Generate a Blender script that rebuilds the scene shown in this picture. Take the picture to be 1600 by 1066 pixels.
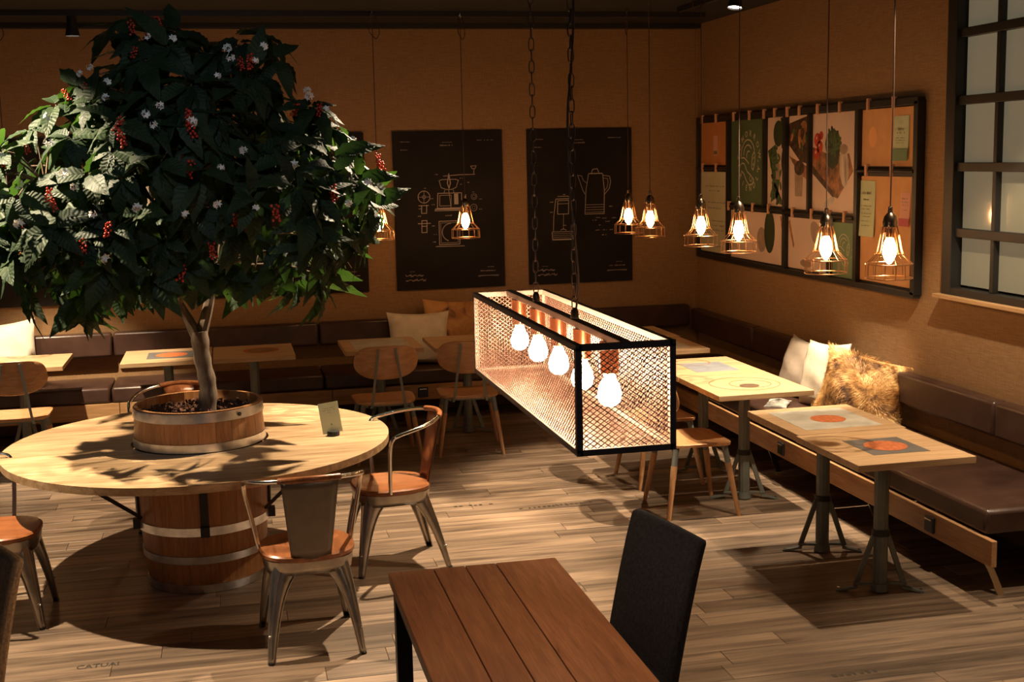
import bpy, math, random
from mathutils import Vector, Matrix, Quaternion
random.seed(7)
S = bpy.context.scene
COL = S.collection
PI = math.pi
for o in list(bpy.data.objects): bpy.data.objects.remove(o)

# ---------------------------------------------------------------- camera
F_PX = 1973.06; YAW = .22041727; PIT = .14502064; ROLL = .02219249; CAMZ = 2.2
cd = bpy.data.cameras.new('camera'); cam = bpy.data.objects.new('camera', cd); COL.objects.link(cam)
cd.sensor_width = 36; cd.lens = F_PX/1600*36; cd.clip_start = .05
cy_, sy_ = math.cos(YAW), math.sin(YAW)
fwd = Vector((sy_*math.cos(PIT), cy_*math.cos(PIT), -math.sin(PIT)))
rgt = Vector((cy_, -sy_, 0)); dwn = fwd.cross(rgt)
r2 = math.cos(ROLL)*rgt + math.sin(ROLL)*dwn; d2 = -math.sin(ROLL)*rgt + math.cos(ROLL)*dwn
M = Matrix((r2, -d2, -fwd)).transposed().to_4x4(); M.translation = (0, 0, CAMZ)
cam.matrix_world = M
S.camera = cam
cd.dof.use_dof = False

def ray(px, py):
    return r2*((px-800)/F_PX) + d2*((py-533)/F_PX) + fwd
def at_y(px, py, Y):
    d = ray(px, py); return Vector((0, 0, CAMZ)) + d*(Y/d.y)
def at_x(px, py, X):
    d = ray(px, py); return Vector((0, 0, CAMZ)) + d*(X/d.x)
def at_z(px, py, Z):
    d = ray(px, py); return Vector((0, 0, CAMZ)) + d*((Z-CAMZ)/d.z)

# ---------------------------------------------------------------- world, exposure
w = bpy.data.worlds.new('world'); S.world = w; w.use_nodes = True
w.node_tree.nodes['Background'].inputs[0].default_value = (.80, .82, 1, 1)
w.node_tree.nodes['Background'].inputs[1].default_value = .026
S.view_settings.view_transform = 'Standard'; S.view_settings.look = 'None'
S.view_settings.gamma = 1; S.view_settings.use_curve_mapping = False
S.view_settings.exposure = 0.0
S.cycles.use_denoising = True
S.cycles.max_bounces = 6; S.cycles.diffuse_bounces = 3; S.cycles.glossy_bounces = 3
S.cycles.transmission_bounces = 4; S.cycles.transparent_max_bounces = 8
S.cycles.sample_clamp_indirect = 4.0; S.cycles.caustics_reflective = False; S.cycles.caustics_refractive = False

# (x, y, target x,y,z, watts, cone degrees, blend)   every one sits in a track spotlight hung from the ceiling
SPOTC = (1, .79, .53)
SPOTS = [
    (-1.70, 6.32, -.80, 6.45, .75, 900, 84, .30, 'black track spotlight above the left side of the indoor tree'),
    (1.52, 7.36, .40, 6.75, .75, 900, 72, .4, 'black track spotlight behind the right side of the tree crown'),
    (3.50, 5.38, 3.30, 5.50, .6, 290, 100, .3, 'black track spotlight above the orange-disc tables'),
    (3.66, 7.02, 3.20, 7.50, .7, 820, 54, .4, 'black track spotlight above the ringed table and the right pillows'),
    (-1.55, 9.05, -1.45, 9.80, .7, 1000, 52, .45, 'black track spotlight above the brightly lit far left table'),
    (3.95, 4.30, 3.9, 4.3, 0, 170, 60, .6, 'black track spotlight over the floor at the lower right'),
]
PEND_C = (1, .50, .19)

# ---------------------------------------------------------------- helpers
def tag(o, label=None, cat=None, group=None, kind=None):
    if label: o['label'] = label
    if cat: o['category'] = cat
    if group: o['group'] = group
    if kind: o['kind'] = kind
    return o
def empty(name, loc, rz=0, parent=None, label=None, cat=None, group=None, kind=None):
    o = bpy.data.objects.new(name, None); COL.objects.link(o)
    o.empty_display_size = .1; o.location = loc; o.rotation_euler = (0, 0, rz)
    if parent: o.parent = parent
    return tag(o, label, cat, group, kind)
def copy_tree(o, parent=None):
    c = o.copy(); COL.objects.link(c); c.parent = parent
    for ch in list(o.children): copy_tree(ch, c)
    return c

class MB:
    def __init__(s, off=(0, 0, 0)):
        s.v = []; s.f = []; s.off = Vector(off)
    def add(s, vs, fs):
        n = len(s.v); s.v += [Vector(v) for v in vs]; s.f += [tuple(i+n for i in f) for f in fs]
    def box(s, c, d, rot=None):
        c = Vector(c); hx, hy, hz = d[0]/2, d[1]/2, d[2]/2
        vs = [Vector((x, y, z)) for x in (-hx, hx) for y in (-hy, hy) for z in (-hz, hz)]
        if rot is not None: vs = [rot @ v for v in vs]
        s.add([v+c for v in vs], [(0, 1, 3, 2), (4, 6, 7, 5), (0, 4, 5, 1), (2, 3, 7, 6), (0, 2, 6, 4), (1, 5, 7, 3)])
    def bar(s, a, b, wd, th, up=(0, 0, 1)):
        a = Vector(a); b = Vector(b); d = (b-a); L = d.length; d.normalize(); u = Vector(up)
        if abs(d.dot(u)) > .98: u = Vector((1, 0, 0))
        x = d.cross(u).normalized(); z = x.cross(d).normalized()
        R = Matrix((x, d, z)).transposed()
        s.box((a+b)/2, (wd, L, th), R)
    def tube(s, pts, r, n=8, closed=False):
        pts = [Vector(p) for p in pts]; m = len(pts)
        rr = r if isinstance(r, (list, tuple)) else [r]*m
        tan = []
        for i in range(m):
            a = pts[i-1] if (i > 0 or closed) else pts[i]
            b = pts[(i+1) % m] if (i < m-1 or closed) else pts[i]
            t = b-a; tan.append(t.normalized() if t.length > 1e-9 else Vector((0, 0, 1)))
        u = tan[0].orthogonal().normalized(); vs = []
        for i in range(m):
            u = (u - tan[i]*u.dot(tan[i])); u = u.normalized() if u.length > 1e-6 else tan[i].orthogonal().normalized()
            q = tan[i].cross(u)
            for k in range(n):
                a = 2*PI*k/n; vs.append(pts[i]+(u*math.cos(a)+q*math.sin(a))*rr[i])
        fs = []
        for i in range(m if closed else m-1):
            j = (i+1) % m
            for k in range(n):
                k2 = (k+1) % n; fs.append((i*n+k, i*n+k2, j*n+k2, j*n+k))
        if not closed:
            fs.append(tuple(range(n))[::-1]); fs.append(tuple((m-1)*n+k for k in range(n)))
        s.add(vs, fs)
    def lathe(s, prof, n=24, c=(0, 0, 0), a0=0, a1=2*PI, flute=0):
        c = Vector(c); full = abs(a1-a0-2*PI) < 1e-6; m = len(prof); cnt = n if full else n+1; vs = []
        for k in range(cnt):
            a = a0+(a1-a0)*k/n; q = 1-flute*(k % 2)
            for (r, z) in prof: vs.append(c+Vector((r*q*math.cos(a), r*q*math.sin(a), z)))
        fs = []
        for k in range(n):
            k2 = (k+1) % cnt
            for i in range(m-1): fs.append((k*m+i, k2*m+i, k2*m+i+1, k*m+i+1))
        s.add(vs, fs)
    def prism(s, outline, axis_f, t0, t1):
        """outline: 2D points; axis_f(u, v, t) -> 3D"""
        n = len(outline)
        vs = [axis_f(u, v, t0) for u, v in outline]+[axis_f(u, v, t1) for u, v in outline]
        fs = [tuple(range(n))[::-1], tuple(range(n, 2*n))]+[(i, (i+1) % n, n+(i+1) % n, n+i) for i in range(n)]
        s.add(vs, fs)
    def sheet(s, grid, closed_u=False):
        R = len(grid); C_ = len(grid[0]); vs = [p for row in grid for p in row]; fs = []
        for i in range(R-1):
            for j in range(C_-1): fs.append((i*C_+j, i*C_+j+1, (i+1)*C_+j+1, (i+1)*C_+j))
        s.add(vs, fs)
    def sphere(s, c, r, n=8, m=6, sc=(1, 1, 1)):
        c = Vector(c); vs = [c+Vector((0, 0, r*sc[2]))]; fs = []
        for i in range(1, m):
            p = PI*i/m
            for k in range(n):
                a = 2*PI*k/n; vs.append(c+Vector((r*sc[0]*math.sin(p)*math.cos(a), r*sc[1]*math.sin(p)*math.sin(a), r*sc[2]*math.cos(p))))
        vs.append(c-Vector((0, 0, r*sc[2])))
        for k in range(n): fs.append((0, 1+k, 1+(k+1) % n))
        for i in range(m-2):
            for k in range(n):
                a = 1+i*n+k; b = 1+i*n+(k+1) % n; fs.append((a, a+n, b+n, b))
        e = len(vs)-1
        for k in range(n): fs.append((e, 1+(m-2)*n+(k+1) % n, 1+(m-2)*n+k))
        s.add(vs, fs)
    def mesh(s, name):
        me = bpy.data.meshes.new(name); me.from_pydata([tuple(v-s.off) for v in s.v], [], s.f); me.update()
        return me
    def build(s, name, mat, parent=None, smooth=False, bevel=0, solid=0, sub=0, label=None, kind=None):
        me = s.mesh(name); me.materials.append(mat)
        if smooth:
            me.polygons.foreach_set('use_smooth', [True]*len(me.polygons))
            try: me.set_sharp_from_angle(angle=R_(40))
            except Exception: pass
        o = bpy.data.objects.new(name, me); COL.objects.link(o)
        if parent: o.parent = parent
        if solid:
            m = o.modifiers.new('solid', 'SOLIDIFY'); m.thickness = solid; m.offset = 0
        if bevel:
            m = o.modifiers.new('bevel', 'BEVEL'); m.width = bevel; m.segments = 2; m.limit_method = 'ANGLE'; m.angle_limit = R_(40)
        if sub:
            m = o.modifiers.new('sub', 'SUBSURF'); m.levels = sub; m.render_levels = sub
        return tag(o, label, kind=kind)
def R_(d): return d*PI/180
def superell(a, b, n=28, e=3.0):
    out = []
    for k in range(n):
        t = 2*PI*k/n; c, s_ = math.cos(t), math.sin(t)
        out.append((a*math.copysign(abs(c)**(2/e), c), b*math.copysign(abs(s_)**(2/e), s_)))
    return out
def bez(pts, n=10):
    """Catmull-Rom through the points"""
    P = [Vector(p) for p in pts]; P = [P[0]*2-P[1]]+P+[P[-1]*2-P[-2]]; out = []
    for i in range(1, len(P)-2):
        for k in range(n):
            t = k/n; a, b, c, d = P[i-1], P[i], P[i+1], P[i+2]
            out.append(.5*((2*b)+(c-a)*t+(2*a-5*b+4*c-d)*t*t+(-a+3*b-3*c+d)*t**3))
    out.append(P[-2]); return out

# ---------------------------------------------------------------- materials
def newmat(name):
    m = bpy.data.materials.new(name); m.use_nodes = True; nt = m.node_tree
    return m, nt, nt.nodes['Principled BSDF']
def nd(nt, t, **kw):
    n = nt.nodes.new(t)
    for k, v in kw.items():
        if k in n.inputs: n.inputs[k].default_value = v
        else: setattr(n, k, v)
    return n
def plain(name, col, rough=.5, metal=0, emis=None, es=0, coat=0, var=.08, vs=12, bump=0, bs=60, spec=None):
    m, nt, b = newmat(name)
    b.inputs['Roughness'].default_value = rough; b.inputs['Metallic'].default_value = metal
    if coat: b.inputs['Coat Weight'].default_value = coat
    if spec is not None: b.inputs['Specular IOR Level'].default_value = spec
    tc = nd(nt, 'ShaderNodeTexCoord')
    if var:
        nz = nd(nt, 'ShaderNodeTexNoise', Scale=vs, Detail=4.0); nt.links.new(tc.outputs['Object'], nz.inputs['Vector'])
        cr = nd(nt, 'ShaderNodeValToRGB'); nt.links.new(nz.outputs[0], cr.inputs[0])
        cr.color_ramp.elements[0].position = .3; cr.color_ramp.elements[1].position = .7
        cr.color_ramp.elements[0].color = tuple(c*(1-var*2) for c in col)+(1,); cr.color_ramp.elements[1].color = tuple(min(1, c*(1+var*2)) for c in col)+(1,)
        nt.links.new(cr.outputs[0], b.inputs['Base Color'])
    else: b.inputs['Base Color'].default_value = (*col, 1)
    if bump:
        n2 = nd(nt, 'ShaderNodeTexNoise', Scale=bs, Detail=3.0); nt.links.new(tc.outputs['Object'], n2.inputs['Vector'])
        bp = nd(nt, 'ShaderNodeBump', Strength=bump, Distance=.004); nt.links.new(n2.outputs[0], bp.inputs['Height']); nt.links.new(bp.outputs[0], b.inputs['Normal'])
    if emis: b.inputs['Emission Color'].default_value = (*emis, 1); b.inputs['Emission Strength'].default_value = es
    return m
def wood(name, c1, c2, grain=(1, 14, 14), rough=.45, scale=3.0, world=False, rnd=.25, knots=0, dark=None, bump=.15):
    """grain: texture scale per axis; the small one runs with the grain"""
    m, nt, b = newmat(name); L = nt.links.new
    if world:
        g = nd(nt, 'ShaderNodeNewGeometry'); src = g.outputs['Position']
    else:
        g = nd(nt, 'ShaderNodeTexCoord'); src = g.outputs['Object']
    oi = nd(nt, 'ShaderNodeObjectInfo')
    sc = nd(nt, 'ShaderNodeVectorMath', operation='SCALE'); L(oi.outputs['Random'], sc.inputs['Scale']); sc.inputs[0].default_value = (7, 5, 9)
    ad = nd(nt, 'ShaderNodeVectorMath', operation='ADD'); L(src, ad.inputs[0]); L(sc.outputs[0], ad.inputs[1])
    mp = nd(nt, 'ShaderNodeMapping'); mp.inputs['Scale'].default_value = grain; L(ad.outputs[0], mp.inputs['Vector'])
    nz = nd(nt, 'ShaderNodeTexNoise', Scale=scale, Detail=6.0, Roughness=.62, Distortion=.6); L(mp.outputs[0], nz.inputs['Vector'])
    cr = nd(nt, 'ShaderNodeValToRGB'); L(nz.outputs[0], cr.inputs[0])
    e = cr.color_ramp.elements; e[0].position = .32; e[1].position = .68
    e[0].color = (*c1, 1); e[1].color = (*c2, 1)
    if dark:
        x = cr.color_ramp.elements.new(.22); x.color = (*dark, 1)
    out = cr.outputs[0]
    # fine fibres
    mp2 = nd(nt, 'ShaderNodeMapping'); mp2.inputs['Scale'].default_value = tuple(g_*(1 if g_ == min(grain) else 6)*2 for g_ in grain); L(ad.outputs[0], mp2.inputs['Vector'])
    n2 = nd(nt, 'ShaderNodeTexNoise', Scale=scale, Detail=2.0); L(mp2.outputs[0], n2.inputs['Vector'])
    mr = nd(nt, 'ShaderNodeMapRange'); mr.inputs[1].default_value = .3; mr.inputs[2].default_value = .7; mr.inputs[3].default_value = .82; mr.inputs[4].default_value = 1.12
    L(n2.outputs[0], mr.inputs[0])
    rr = nd(nt, 'ShaderNodeMapRange'); rr.inputs[3].default_value = 1-rnd; rr.inputs[4].default_value = 1+rnd; L(oi.outputs['Random'], rr.inputs[0])
    mu = nd(nt, 'ShaderNodeMath', operation='MULTIPLY'); L(mr.outputs[0], mu.inputs[0]); L(rr.outputs[0], mu.inputs[1])
    vm = nd(nt, 'ShaderNodeVectorMath', operation='SCALE'); L(out, vm.inputs[0]); L(mu.outputs[0], vm.inputs['Scale'])
    L(vm.outputs[0], b.inputs['Base Color'])
    b.inputs['Roughness'].default_value = rough
    bp = nd(nt, 'ShaderNodeBump', Strength=bump, Distance=.002); L(n2.outputs[0], bp.inputs['Height']); L(bp.outputs[0], b.inputs['Normal'])
    return m

M_floor = wood('floor_plank_vinyl', (.085, .055, .038), (.34, .232, .155), grain=(.55, 9, 9), world=True, rough=.42, scale=2.2, rnd=.38, dark=(.040, .028, .024), bump=.1)
M_floor_base = plain('floor_joint_dark', (.05, .035, .025), .8)
M_oak_top = wood('oak_table_top', (.46, .28, .145), (.66, .45, .26), grain=(1.2, 12, 12), rough=.38, rnd=.06)
M_oak_round = wood('oak_round_top', (.36, .21, .10), (.66, .46, .27), grain=(1.0, 8, 8), rough=.36, rnd=.10)
M_oak_y = wood('oak_lengthwise', (.40, .20, .09), (.60, .34, .16), grain=(12, 1.2, 12), rough=.4, rnd=.1)
M_barrel = wood('barrel_oak', (.30, .125, .04), (.48, .22, .085), grain=(16, 16, 1.1), rough=.42, rnd=.07)
M_seatwood = wood('stained_seat_wood', (.19, .060, .022), (.37, .130, .045), grain=(10, 1.5, 10), rough=.28, rnd=.06)
M_ply = wood('oak_plywood', (.42, .20, .085), (.60, .32, .15), grain=(1.6, 12, 12), rough=.35, rnd=.08)
M_leg = wood('oak_leg', (.40, .19, .08), (.56, .30, .14), grain=(14, 14, 1.5), rough=.4, rnd=.1)
M_fgtable = wood('brown_plank_table', (.31, .115, .050), (.47, .205, .095), grain=(11, 1.1, 11), rough=.58, rnd=.14, dark=(.14, .05, .02))
M_fascia_x = wood('bench_board_oak_x', (.36, .19, .08), (.52, .30, .14), grain=(1.0, 10, 10), rough=.4, rnd=.1)
M_steel = plain('worn_galvanised_steel', (.42, .38, .33), .30, 1, var=.14, vs=9, bump=.08)
M_hoop = plain('galvanised_hoop', (.78, .78, .80), .30, 1, var=.12, vs=14)
M_chrome = plain('chrome_tube', (.75, .70, .62), .16, 1, var=.05)
M_bsteel = plain('splat_dark_steel', (.17, .14, .115), .42, .7, var=.05)
M_grey = plain('grey_painted_steel', (.17, .18, .16), .45, .3, var=.06)
M_blacksteel = plain('black_steel', (.025, .023, .022), .45, .4, var=.05)
M_black = plain('black_paint', (.012, .011, .010), .5, var=.05)
M_ceil = plain('ceiling_black', (.020, .017, .013), .85, var=.1, vs=2)
M_leather = plain('dark_brown_leather', (.058, .029, .021), .34, var=.15, vs=6, bump=.15, bs=40)
M_linen = plain('beige_linen', (.44, .36, .29), .85, var=.05, bump=.35, bs=220)
M_linen2 = plain('cream_linen', (.72, .63, .50), .85, var=.05, bump=.35, bs=220)
M_charcoal = plain('charcoal_fabric', (.026, .026, .036), .9, var=.25, vs=90, bump=.5, bs=300)
M_tanfab = plain('tan_fabric', (.60, .40, .24), .9, var=.15, vs=90, bump=.5, bs=260)
M_bark = wood('tree_bark', (.065, .040, .024), (.16, .11, .068), grain=(14, 14, 3), rough=.8, rnd=0, bump=.6)
M_soil = plain('bark_mulch', (.085, .034, .018), .95, var=.4, vs=50, bump=.8, bs=60)
M_berry = plain('red_berry', (.42, .030, .012), .25, var=.2, vs=60)
M_flower = plain('white_flower', (.78, .74, .66), .6, var=.05)
M_copper = plain('copper_socket', (.80, .36, .18), .28, 1, var=.04)
M_mesh = plain('copper_brown_mesh', (.46, .27, .21), .45, .4, var=.05)
M_lampframe = plain('lamp_frame_bronze', (.45, .35, .29), .55, .1, var=.05)
M_wire = plain('copper_wire', (.62, .36, .20), .3, 1, var=.04)
M_cap = plain('brass_lamp_cap', (.30, .22, .15), .25, 1, var=.04)
M_cord = plain('brown_fabric_cord', (.055, .022, .014), .8, var=.05)
M_chain = plain('chain_steel', (.16, .13, .11), .4, .9, var=.05)
M_poster = plain('poster_black_print', (.016, .013, .012), .7, var=.1, vs=3, spec=.15)
M_ink = plain('poster_chalk_line', (.42, .34, .29), .7, var=0)
M_orange = plain('orange_board', (.60, .24, .075), .7, var=.03)
M_cork = plain('pale_orange_board', (.66, .35, .15), .7, var=.03)
M_cream = plain('cream_paper', (.62, .57, .38), .8, var=.02)
M_mint = plain('mint_paper', (.55, .62, .42), .8, var=.02)
M_green = plain('green_print', (.085, .125, .060), .7, var=.03)
M_green2 = plain('green_print_light', (.17, .26, .15), .7, var=.03)
M_pink = plain('pink_paper', (.72, .38, .30), .8, var=.02)
M_dpink = plain('dark_pink_paper', (.50, .12, .14), .8, var=.02)
M_peach = plain('peach_paper', (.85, .42, .18), .8, var=.02)
M_photo = plain('photo_pinkish_marble', (.72, .54, .46), .45, var=.05, vs=2)
M_lineart = plain('logo_cream', (.55, .48, .34), .7, var=0)
M_text = plain('print_brown_grey', (.22, .19, .12), .8, var=0)
M_clip = plain('wooden_clip', (.62, .33, .20), .55, var=.05)
M_sill = wood('oak_sill', (.42, .24, .11), (.58, .36, .18), grain=(12, 1, 12), rough=.45, rnd=0)
M_inlay_grey = plain('inlay_slate_grey', (.15, .145, .14), .4, var=.1)
M_inlay_pale = plain('inlay_pale_grey', (.50, .47, .40), .4, var=.12, vs=8)
M_inlay_or = plain('inlay_orange_print', (.55, .16, .06), .45, var=.15, vs=40)
M_inlay_blue = plain('inlay_blue_grey', (.24, .25, .28), .4, var=.08)
M_inlay_dark = plain('inlay_dark_print', (.12, .075, .045), .45, var=.1)
M_inlay_line = plain('inlay_ring_print', (.30, .17, .08), .45, var=.1)
M_card = plain('pale_green_card', (.52, .54, .34), .7, var=.02)
M_socket = plain('black_socket_plastic', (.01, .01, .01), .3, var=0)
M_bolt = plain('bolt_steel', (.7, .68, .62), .25, 1, var=0)
M_lens = plain('spot_lens', (1, .95, .85), .4, emis=(1, .9, .75), es=12, var=0)
M_bulb = plain('warm_bulb_glass', (1, .8, .5), .3, emis=PEND_C, es=88, var=0)
M_bulb2 = plain('lamp_bulb_glass', (1, .85, .6), .3, emis=(1, .70, .42), es=135, var=0)

# wall: woven grasscloth, brown
def wallmat():
    m, nt, b = newmat('grasscloth_wallpaper'); L = nt.links.new
    g = nd(nt, 'ShaderNodeNewGeometry')
    mp = nd(nt, 'ShaderNodeMapping'); mp.inputs['Scale'].default_value = (170, 170, 14); L(g.outputs['Position'], mp.inputs['Vector'])
    n1 = nd(nt, 'ShaderNodeTexNoise', Scale=1.0, Detail=3.0); L(mp.outputs[0], n1.inputs['Vector'])
    mp2 = nd(nt, 'ShaderNodeMapping'); mp2.inputs['Scale'].default_value = (12, 12, 150); L(g.outputs['Position'], mp2.inputs['Vector'])
    n2 = nd(nt, 'ShaderNodeTexNoise', Scale=1.0, Detail=3.0); L(mp2.outputs[0], n2.inputs['Vector'])
    a = nd(nt, 'ShaderNodeMath', operation='ADD'); L(n1.outputs[0], a.inputs[0]); L(n2.outputs[0], a.inputs[1])
    mr = nd(nt, 'ShaderNodeMapRange'); mr.inputs[1].default_value = .7; mr.inputs[2].default_value = 1.3; L(a.outputs[0], mr.inputs[0])
    cr = nd(nt, 'ShaderNodeValToRGB'); L(mr.outputs[0], cr.inputs[0])
    cr.color_ramp.elements[0].color = (.24, .132, .058, 1); cr.color_ramp.elements[1].color = (.35, .205, .095, 1)
    L(cr.outputs[0], b.inputs['Base Color']); b.inputs['Roughness'].default_value = .85
    bp = nd(nt, 'ShaderNodeBump', Strength=.3, Distance=.003); L(a.outputs[0], bp.inputs['Height']); L(bp.outputs[0], b.inputs['Normal'])
    return m
M_wall = wallmat()

def leafmat(name, base, back, tl=.14):
    m, nt, b = newmat(name); L = nt.links.new
    uv = nd(nt, 'ShaderNodeTexCoord'); sp = nd(nt, 'ShaderNodeSeparateXYZ'); L(uv.outputs['UV'], sp.inputs[0])
    c0 = nd(nt, 'ShaderNodeMath', operation='SUBTRACT'); L(sp.outputs[0], c0.inputs[0]); c0.inputs[1].default_value = .5
    c1 = nd(nt, 'ShaderNodeMath', operation='ABSOLUTE'); L(c0.outputs[0], c1.inputs[0])
    c2 = nd(nt, 'ShaderNodeMath', operation='MULTIPLY_ADD'); L(c1.outputs[0], c2.inputs[0]); c2.inputs[1].default_value = -.36; L(sp.outputs[1], c2.inputs[2])
    c3 = nd(nt, 'ShaderNodeMath', operation='MULTIPLY'); L(c2.outputs[0], c3.inputs[0]); c3.inputs[1].default_value = 62
    c4 = nd(nt, 'ShaderNodeMath', operation='SINE'); L(c3.outputs[0], c4.inputs[0])
    mid = nd(nt, 'ShaderNodeMapRange'); L(c1.outputs[0], mid.inputs[0]); mid.inputs[1].default_value = .0; mid.inputs[2].default_value = .06; mid.inputs[3].default_value = -2.0; mid.inputs[4].default_value = 0
    c5 = nd(nt, 'ShaderNodeMath', operation='ADD'); L(c4.outputs[0], c5.inputs[0]); L(mid.outputs[0], c5.inputs[1])
    bmp = nd(nt, 'ShaderNodeBump', Strength=.42, Distance=.0018); L(c5.outputs[0], bmp.inputs['Height']); L(bmp.outputs[0], b.inputs['Normal'])
    g = nd(nt, 'ShaderNodeNewGeometry'); nz = nd(nt, 'ShaderNodeTexNoise', Scale=9.0, Detail=2.0); L(g.outputs['Position'], nz.inputs['Vector'])
    cr = nd(nt, 'ShaderNodeValToRGB'); L(nz.outputs[0], cr.inputs[0]); cr.color_ramp.elements[0].position = .35; cr.color_ramp.elements[1].position = .65
    cr.color_ramp.elements[0].color = (*base, 1); cr.color_ramp.elements[1].color = (*back, 1)
    L(cr.outputs[0], b.inputs['Base Color']); b.inputs['Roughness'].default_value = .55; b.inputs['Specular IOR Level'].default_value = .16
    tr = nd(nt, 'ShaderNodeBsdfTranslucent'); tr.inputs[0].default_value = (.07, .17, .02, 1)
    mx = nd(nt, 'ShaderNodeMixShader'); mx.inputs[0].default_value = tl
    L(b.outputs[0], mx.inputs[1]); L(tr.outputs[0], mx.inputs[2]); L(mx.outputs[0], nt.nodes['Material Output'].inputs[0])
    return m
M_leaf = leafmat('coffee_leaf_dark_green', (.010, .020, .010), (.024, .038, .022))
M_leaf2 = leafmat('coffee_leaf_mid_green', (.014, .027, .012), (.030, .046, .022))

def panemat():
    m, nt, b = newmat('frosted_lit_glass')
    b.inputs['Base Color'].default_value = (.16, .15, .10, 1); b.inputs['Roughness'].default_value = .06
    b.inputs['Coat Weight'].default_value = .6; b.inputs['Coat Roughness'].default_value = .03
    b.inputs['Emission Color'].default_value = (.62, .53, .34, 1); b.inputs['Emission Strength'].default_value = .19
    return m
M_pane = panemat()

# ---------------------------------------------------------------- setting
XR, YB, ZC = 4.2, 10.9, 3.33
X0, Y0 = -3.6, -1.2
m = MB(); m.box(((X0+XR)/2, (Y0+YB)/2, -.06), (XR-X0+.4, YB-Y0+.4, .11))
floor = m.build('floor', M_floor_base, kind='structure')
m = MB(); m.box(((X0+XR)/2, YB+.06, ZC/2), (XR-X0+.4, .12, ZC)); m.build('wall_back', M_wall, kind='structure')
m = MB()   # right wall with a window opening
WY0, WY1, WZ0, WZ1 = 5.42, 6.80, 1.33, 3.33
for (y0, y1, z0, z1) in ((Y0, WY0, 0, ZC), (WY1, YB, 0, ZC), (WY0, WY1, 0, WZ0)):
    m.box((XR+.06, (y0+y1)/2, (z0+z1)/2), (.12, y1-y0, z1-z0))
m.build('wall_right', M_wall, kind='structure')
m = MB(); m.box(((X0+XR)/2, (Y0+YB)/2, ZC+.06), (XR-X0+.4, YB-Y0+.4, .12)); m.build('ceiling', M_ceil, kind='structure')
m = MB(); m.box(((X0+XR)/2, YB-.05, ZC-.02), (XR-X0, .10, .04)); m.build('trim_1', M_black, kind='structure')
m = MB(); m.box((XR-.012, 10.886, ZC/2), (.02, .02, ZC-.05)); m.build('trim_2', M_wall, kind='structure')

# floor planks, each one a part of the floor
PW = .152; plank_mesh = {}
def plank(L):
    if L not in plank_mesh:
        mb = MB(); c = .0016; h = .008
        x, y = L/2-.0008, PW/2-.0008
        vs = [(sx*(x-i), sy*(y-i), z) for z, i in ((-h, 0), (-c, 0), (0, c)) for sx, sy in ((-1, -1), (1, -1), (1, 1), (-1, 1))]
        fs = [(8, 9, 10, 11)]+[(a*4+k, a*4+(k+1) % 4, a*4+4+(k+1) % 4, a*4+4+k) for a in (0, 1) for k in range(4)]
        mb.add(vs, fs); me = mb.mesh('plank'); me.materials.append(M_floor); plank_mesh[L] = me
    return plank_mesh[L]
rest = MB(); nplank = 0; prnd = random.Random(3)
rows = []
y = 2.6
while y < YB:
    x = -2.6 - prnd.random()*1.2
    while x < XR:
        L = prnd.choice((1.0, 1.25, 1.5)); rows.append((x+L/2, y+PW/2, L)); x += L
    y += PW
def vis(x, y):
    v = Vector((x, y, -CAMZ)); d = v.dot(fwd)
    if d < .1: return False
    px = 800+F_PX*v.dot(r2)/d; py = 533+F_PX*v.dot(d2)/d
    return -260 < px < 1860 and py < 1150
inview = [r for r in rows if vis(r[0], r[1])]
inview.sort(key=lambda r: r[1])
for (x, y, L) in inview:
    if nplank < 300:
        o = bpy.data.objects.new('plank', plank(L)); COL.objects.link(o); o.parent = floor; o.location = (x, y, .003); nplank += 1
    else: rest.box((x, y, -.001), (L-.002, PW-.002, .008))
for (x, y, L) in rows:
    if not vis(x, y): rest.box((x, y, -.001), (L-.002, PW-.002, .008))
rest.build('planks_beyond', M_floor, floor, kind='stuff', label='planks at the edges of the floor')
bpy.data.objects['planks_beyond'].name = 'plank_field'

def text_mb(txt, size, xf, mb, align='CENTER', bold=0):
    c = bpy.data.curves.new('t', 'FONT'); c.body = txt; c.size = size; c.align_x = align; c.resolution_u = 2; c.offset = bold
    o = bpy.data.objects.new('t', c); COL.objects.link(o)
    dg = bpy.context.evaluated_depsgraph_get(); me = bpy.data.meshes.new_from_object(o.evaluated_get(dg))
    mb.add([xf(v.co.x, v.co.y) for v in me.vertices], [tuple(p.vertices) for p in me.polygons])
    bpy.data.objects.remove(o); bpy.data.curves.remove(c); bpy.data.meshes.remove(me)
M_stencil = plain('floor_stencil_ink', (.045, .032, .022), .6, var=0)
mb = MB(); p = at_z(118, 1048, 0)
text_mb('CATUAI', .062, lambda x, y: (p.x+x*.83, p.y+y, .0042), mb, 'LEFT', .0008); mb.build('floor_lettering', M_stencil, floor)
def scribble(mb, x, y, z, L, h, n, rnd, plane='xy', th=.006):
    """small illegible marks standing for print too small to read"""
    k = 0
    while k < n:
        a = L/n*k
        if rnd.random() > .16:
            hh = h*(.55+.45*rnd.random()); wl = L/n*(.35+.4*rnd.random())
            if plane == 'xy': mb.add([(x+a, y, z), (x+a+wl, y, z), (x+a+wl, y+hh, z), (x+a, y+hh, z)], [(0, 1, 2, 3)])
            elif plane == 'xz': mb.add([(x+a, y, z), (x+a+wl, y, z), (x+a+wl, y, z+hh), (x+a, y, z+hh)], [(0, 1, 2, 3)])
            else: mb.add([(x, y-a, z), (x, y-a-wl, z), (x, y-a-wl, z+hh), (x, y-a, z+hh)], [(0, 1, 2, 3)])
        k += 1
mb = MB(); sr = random.Random(5)
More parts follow.
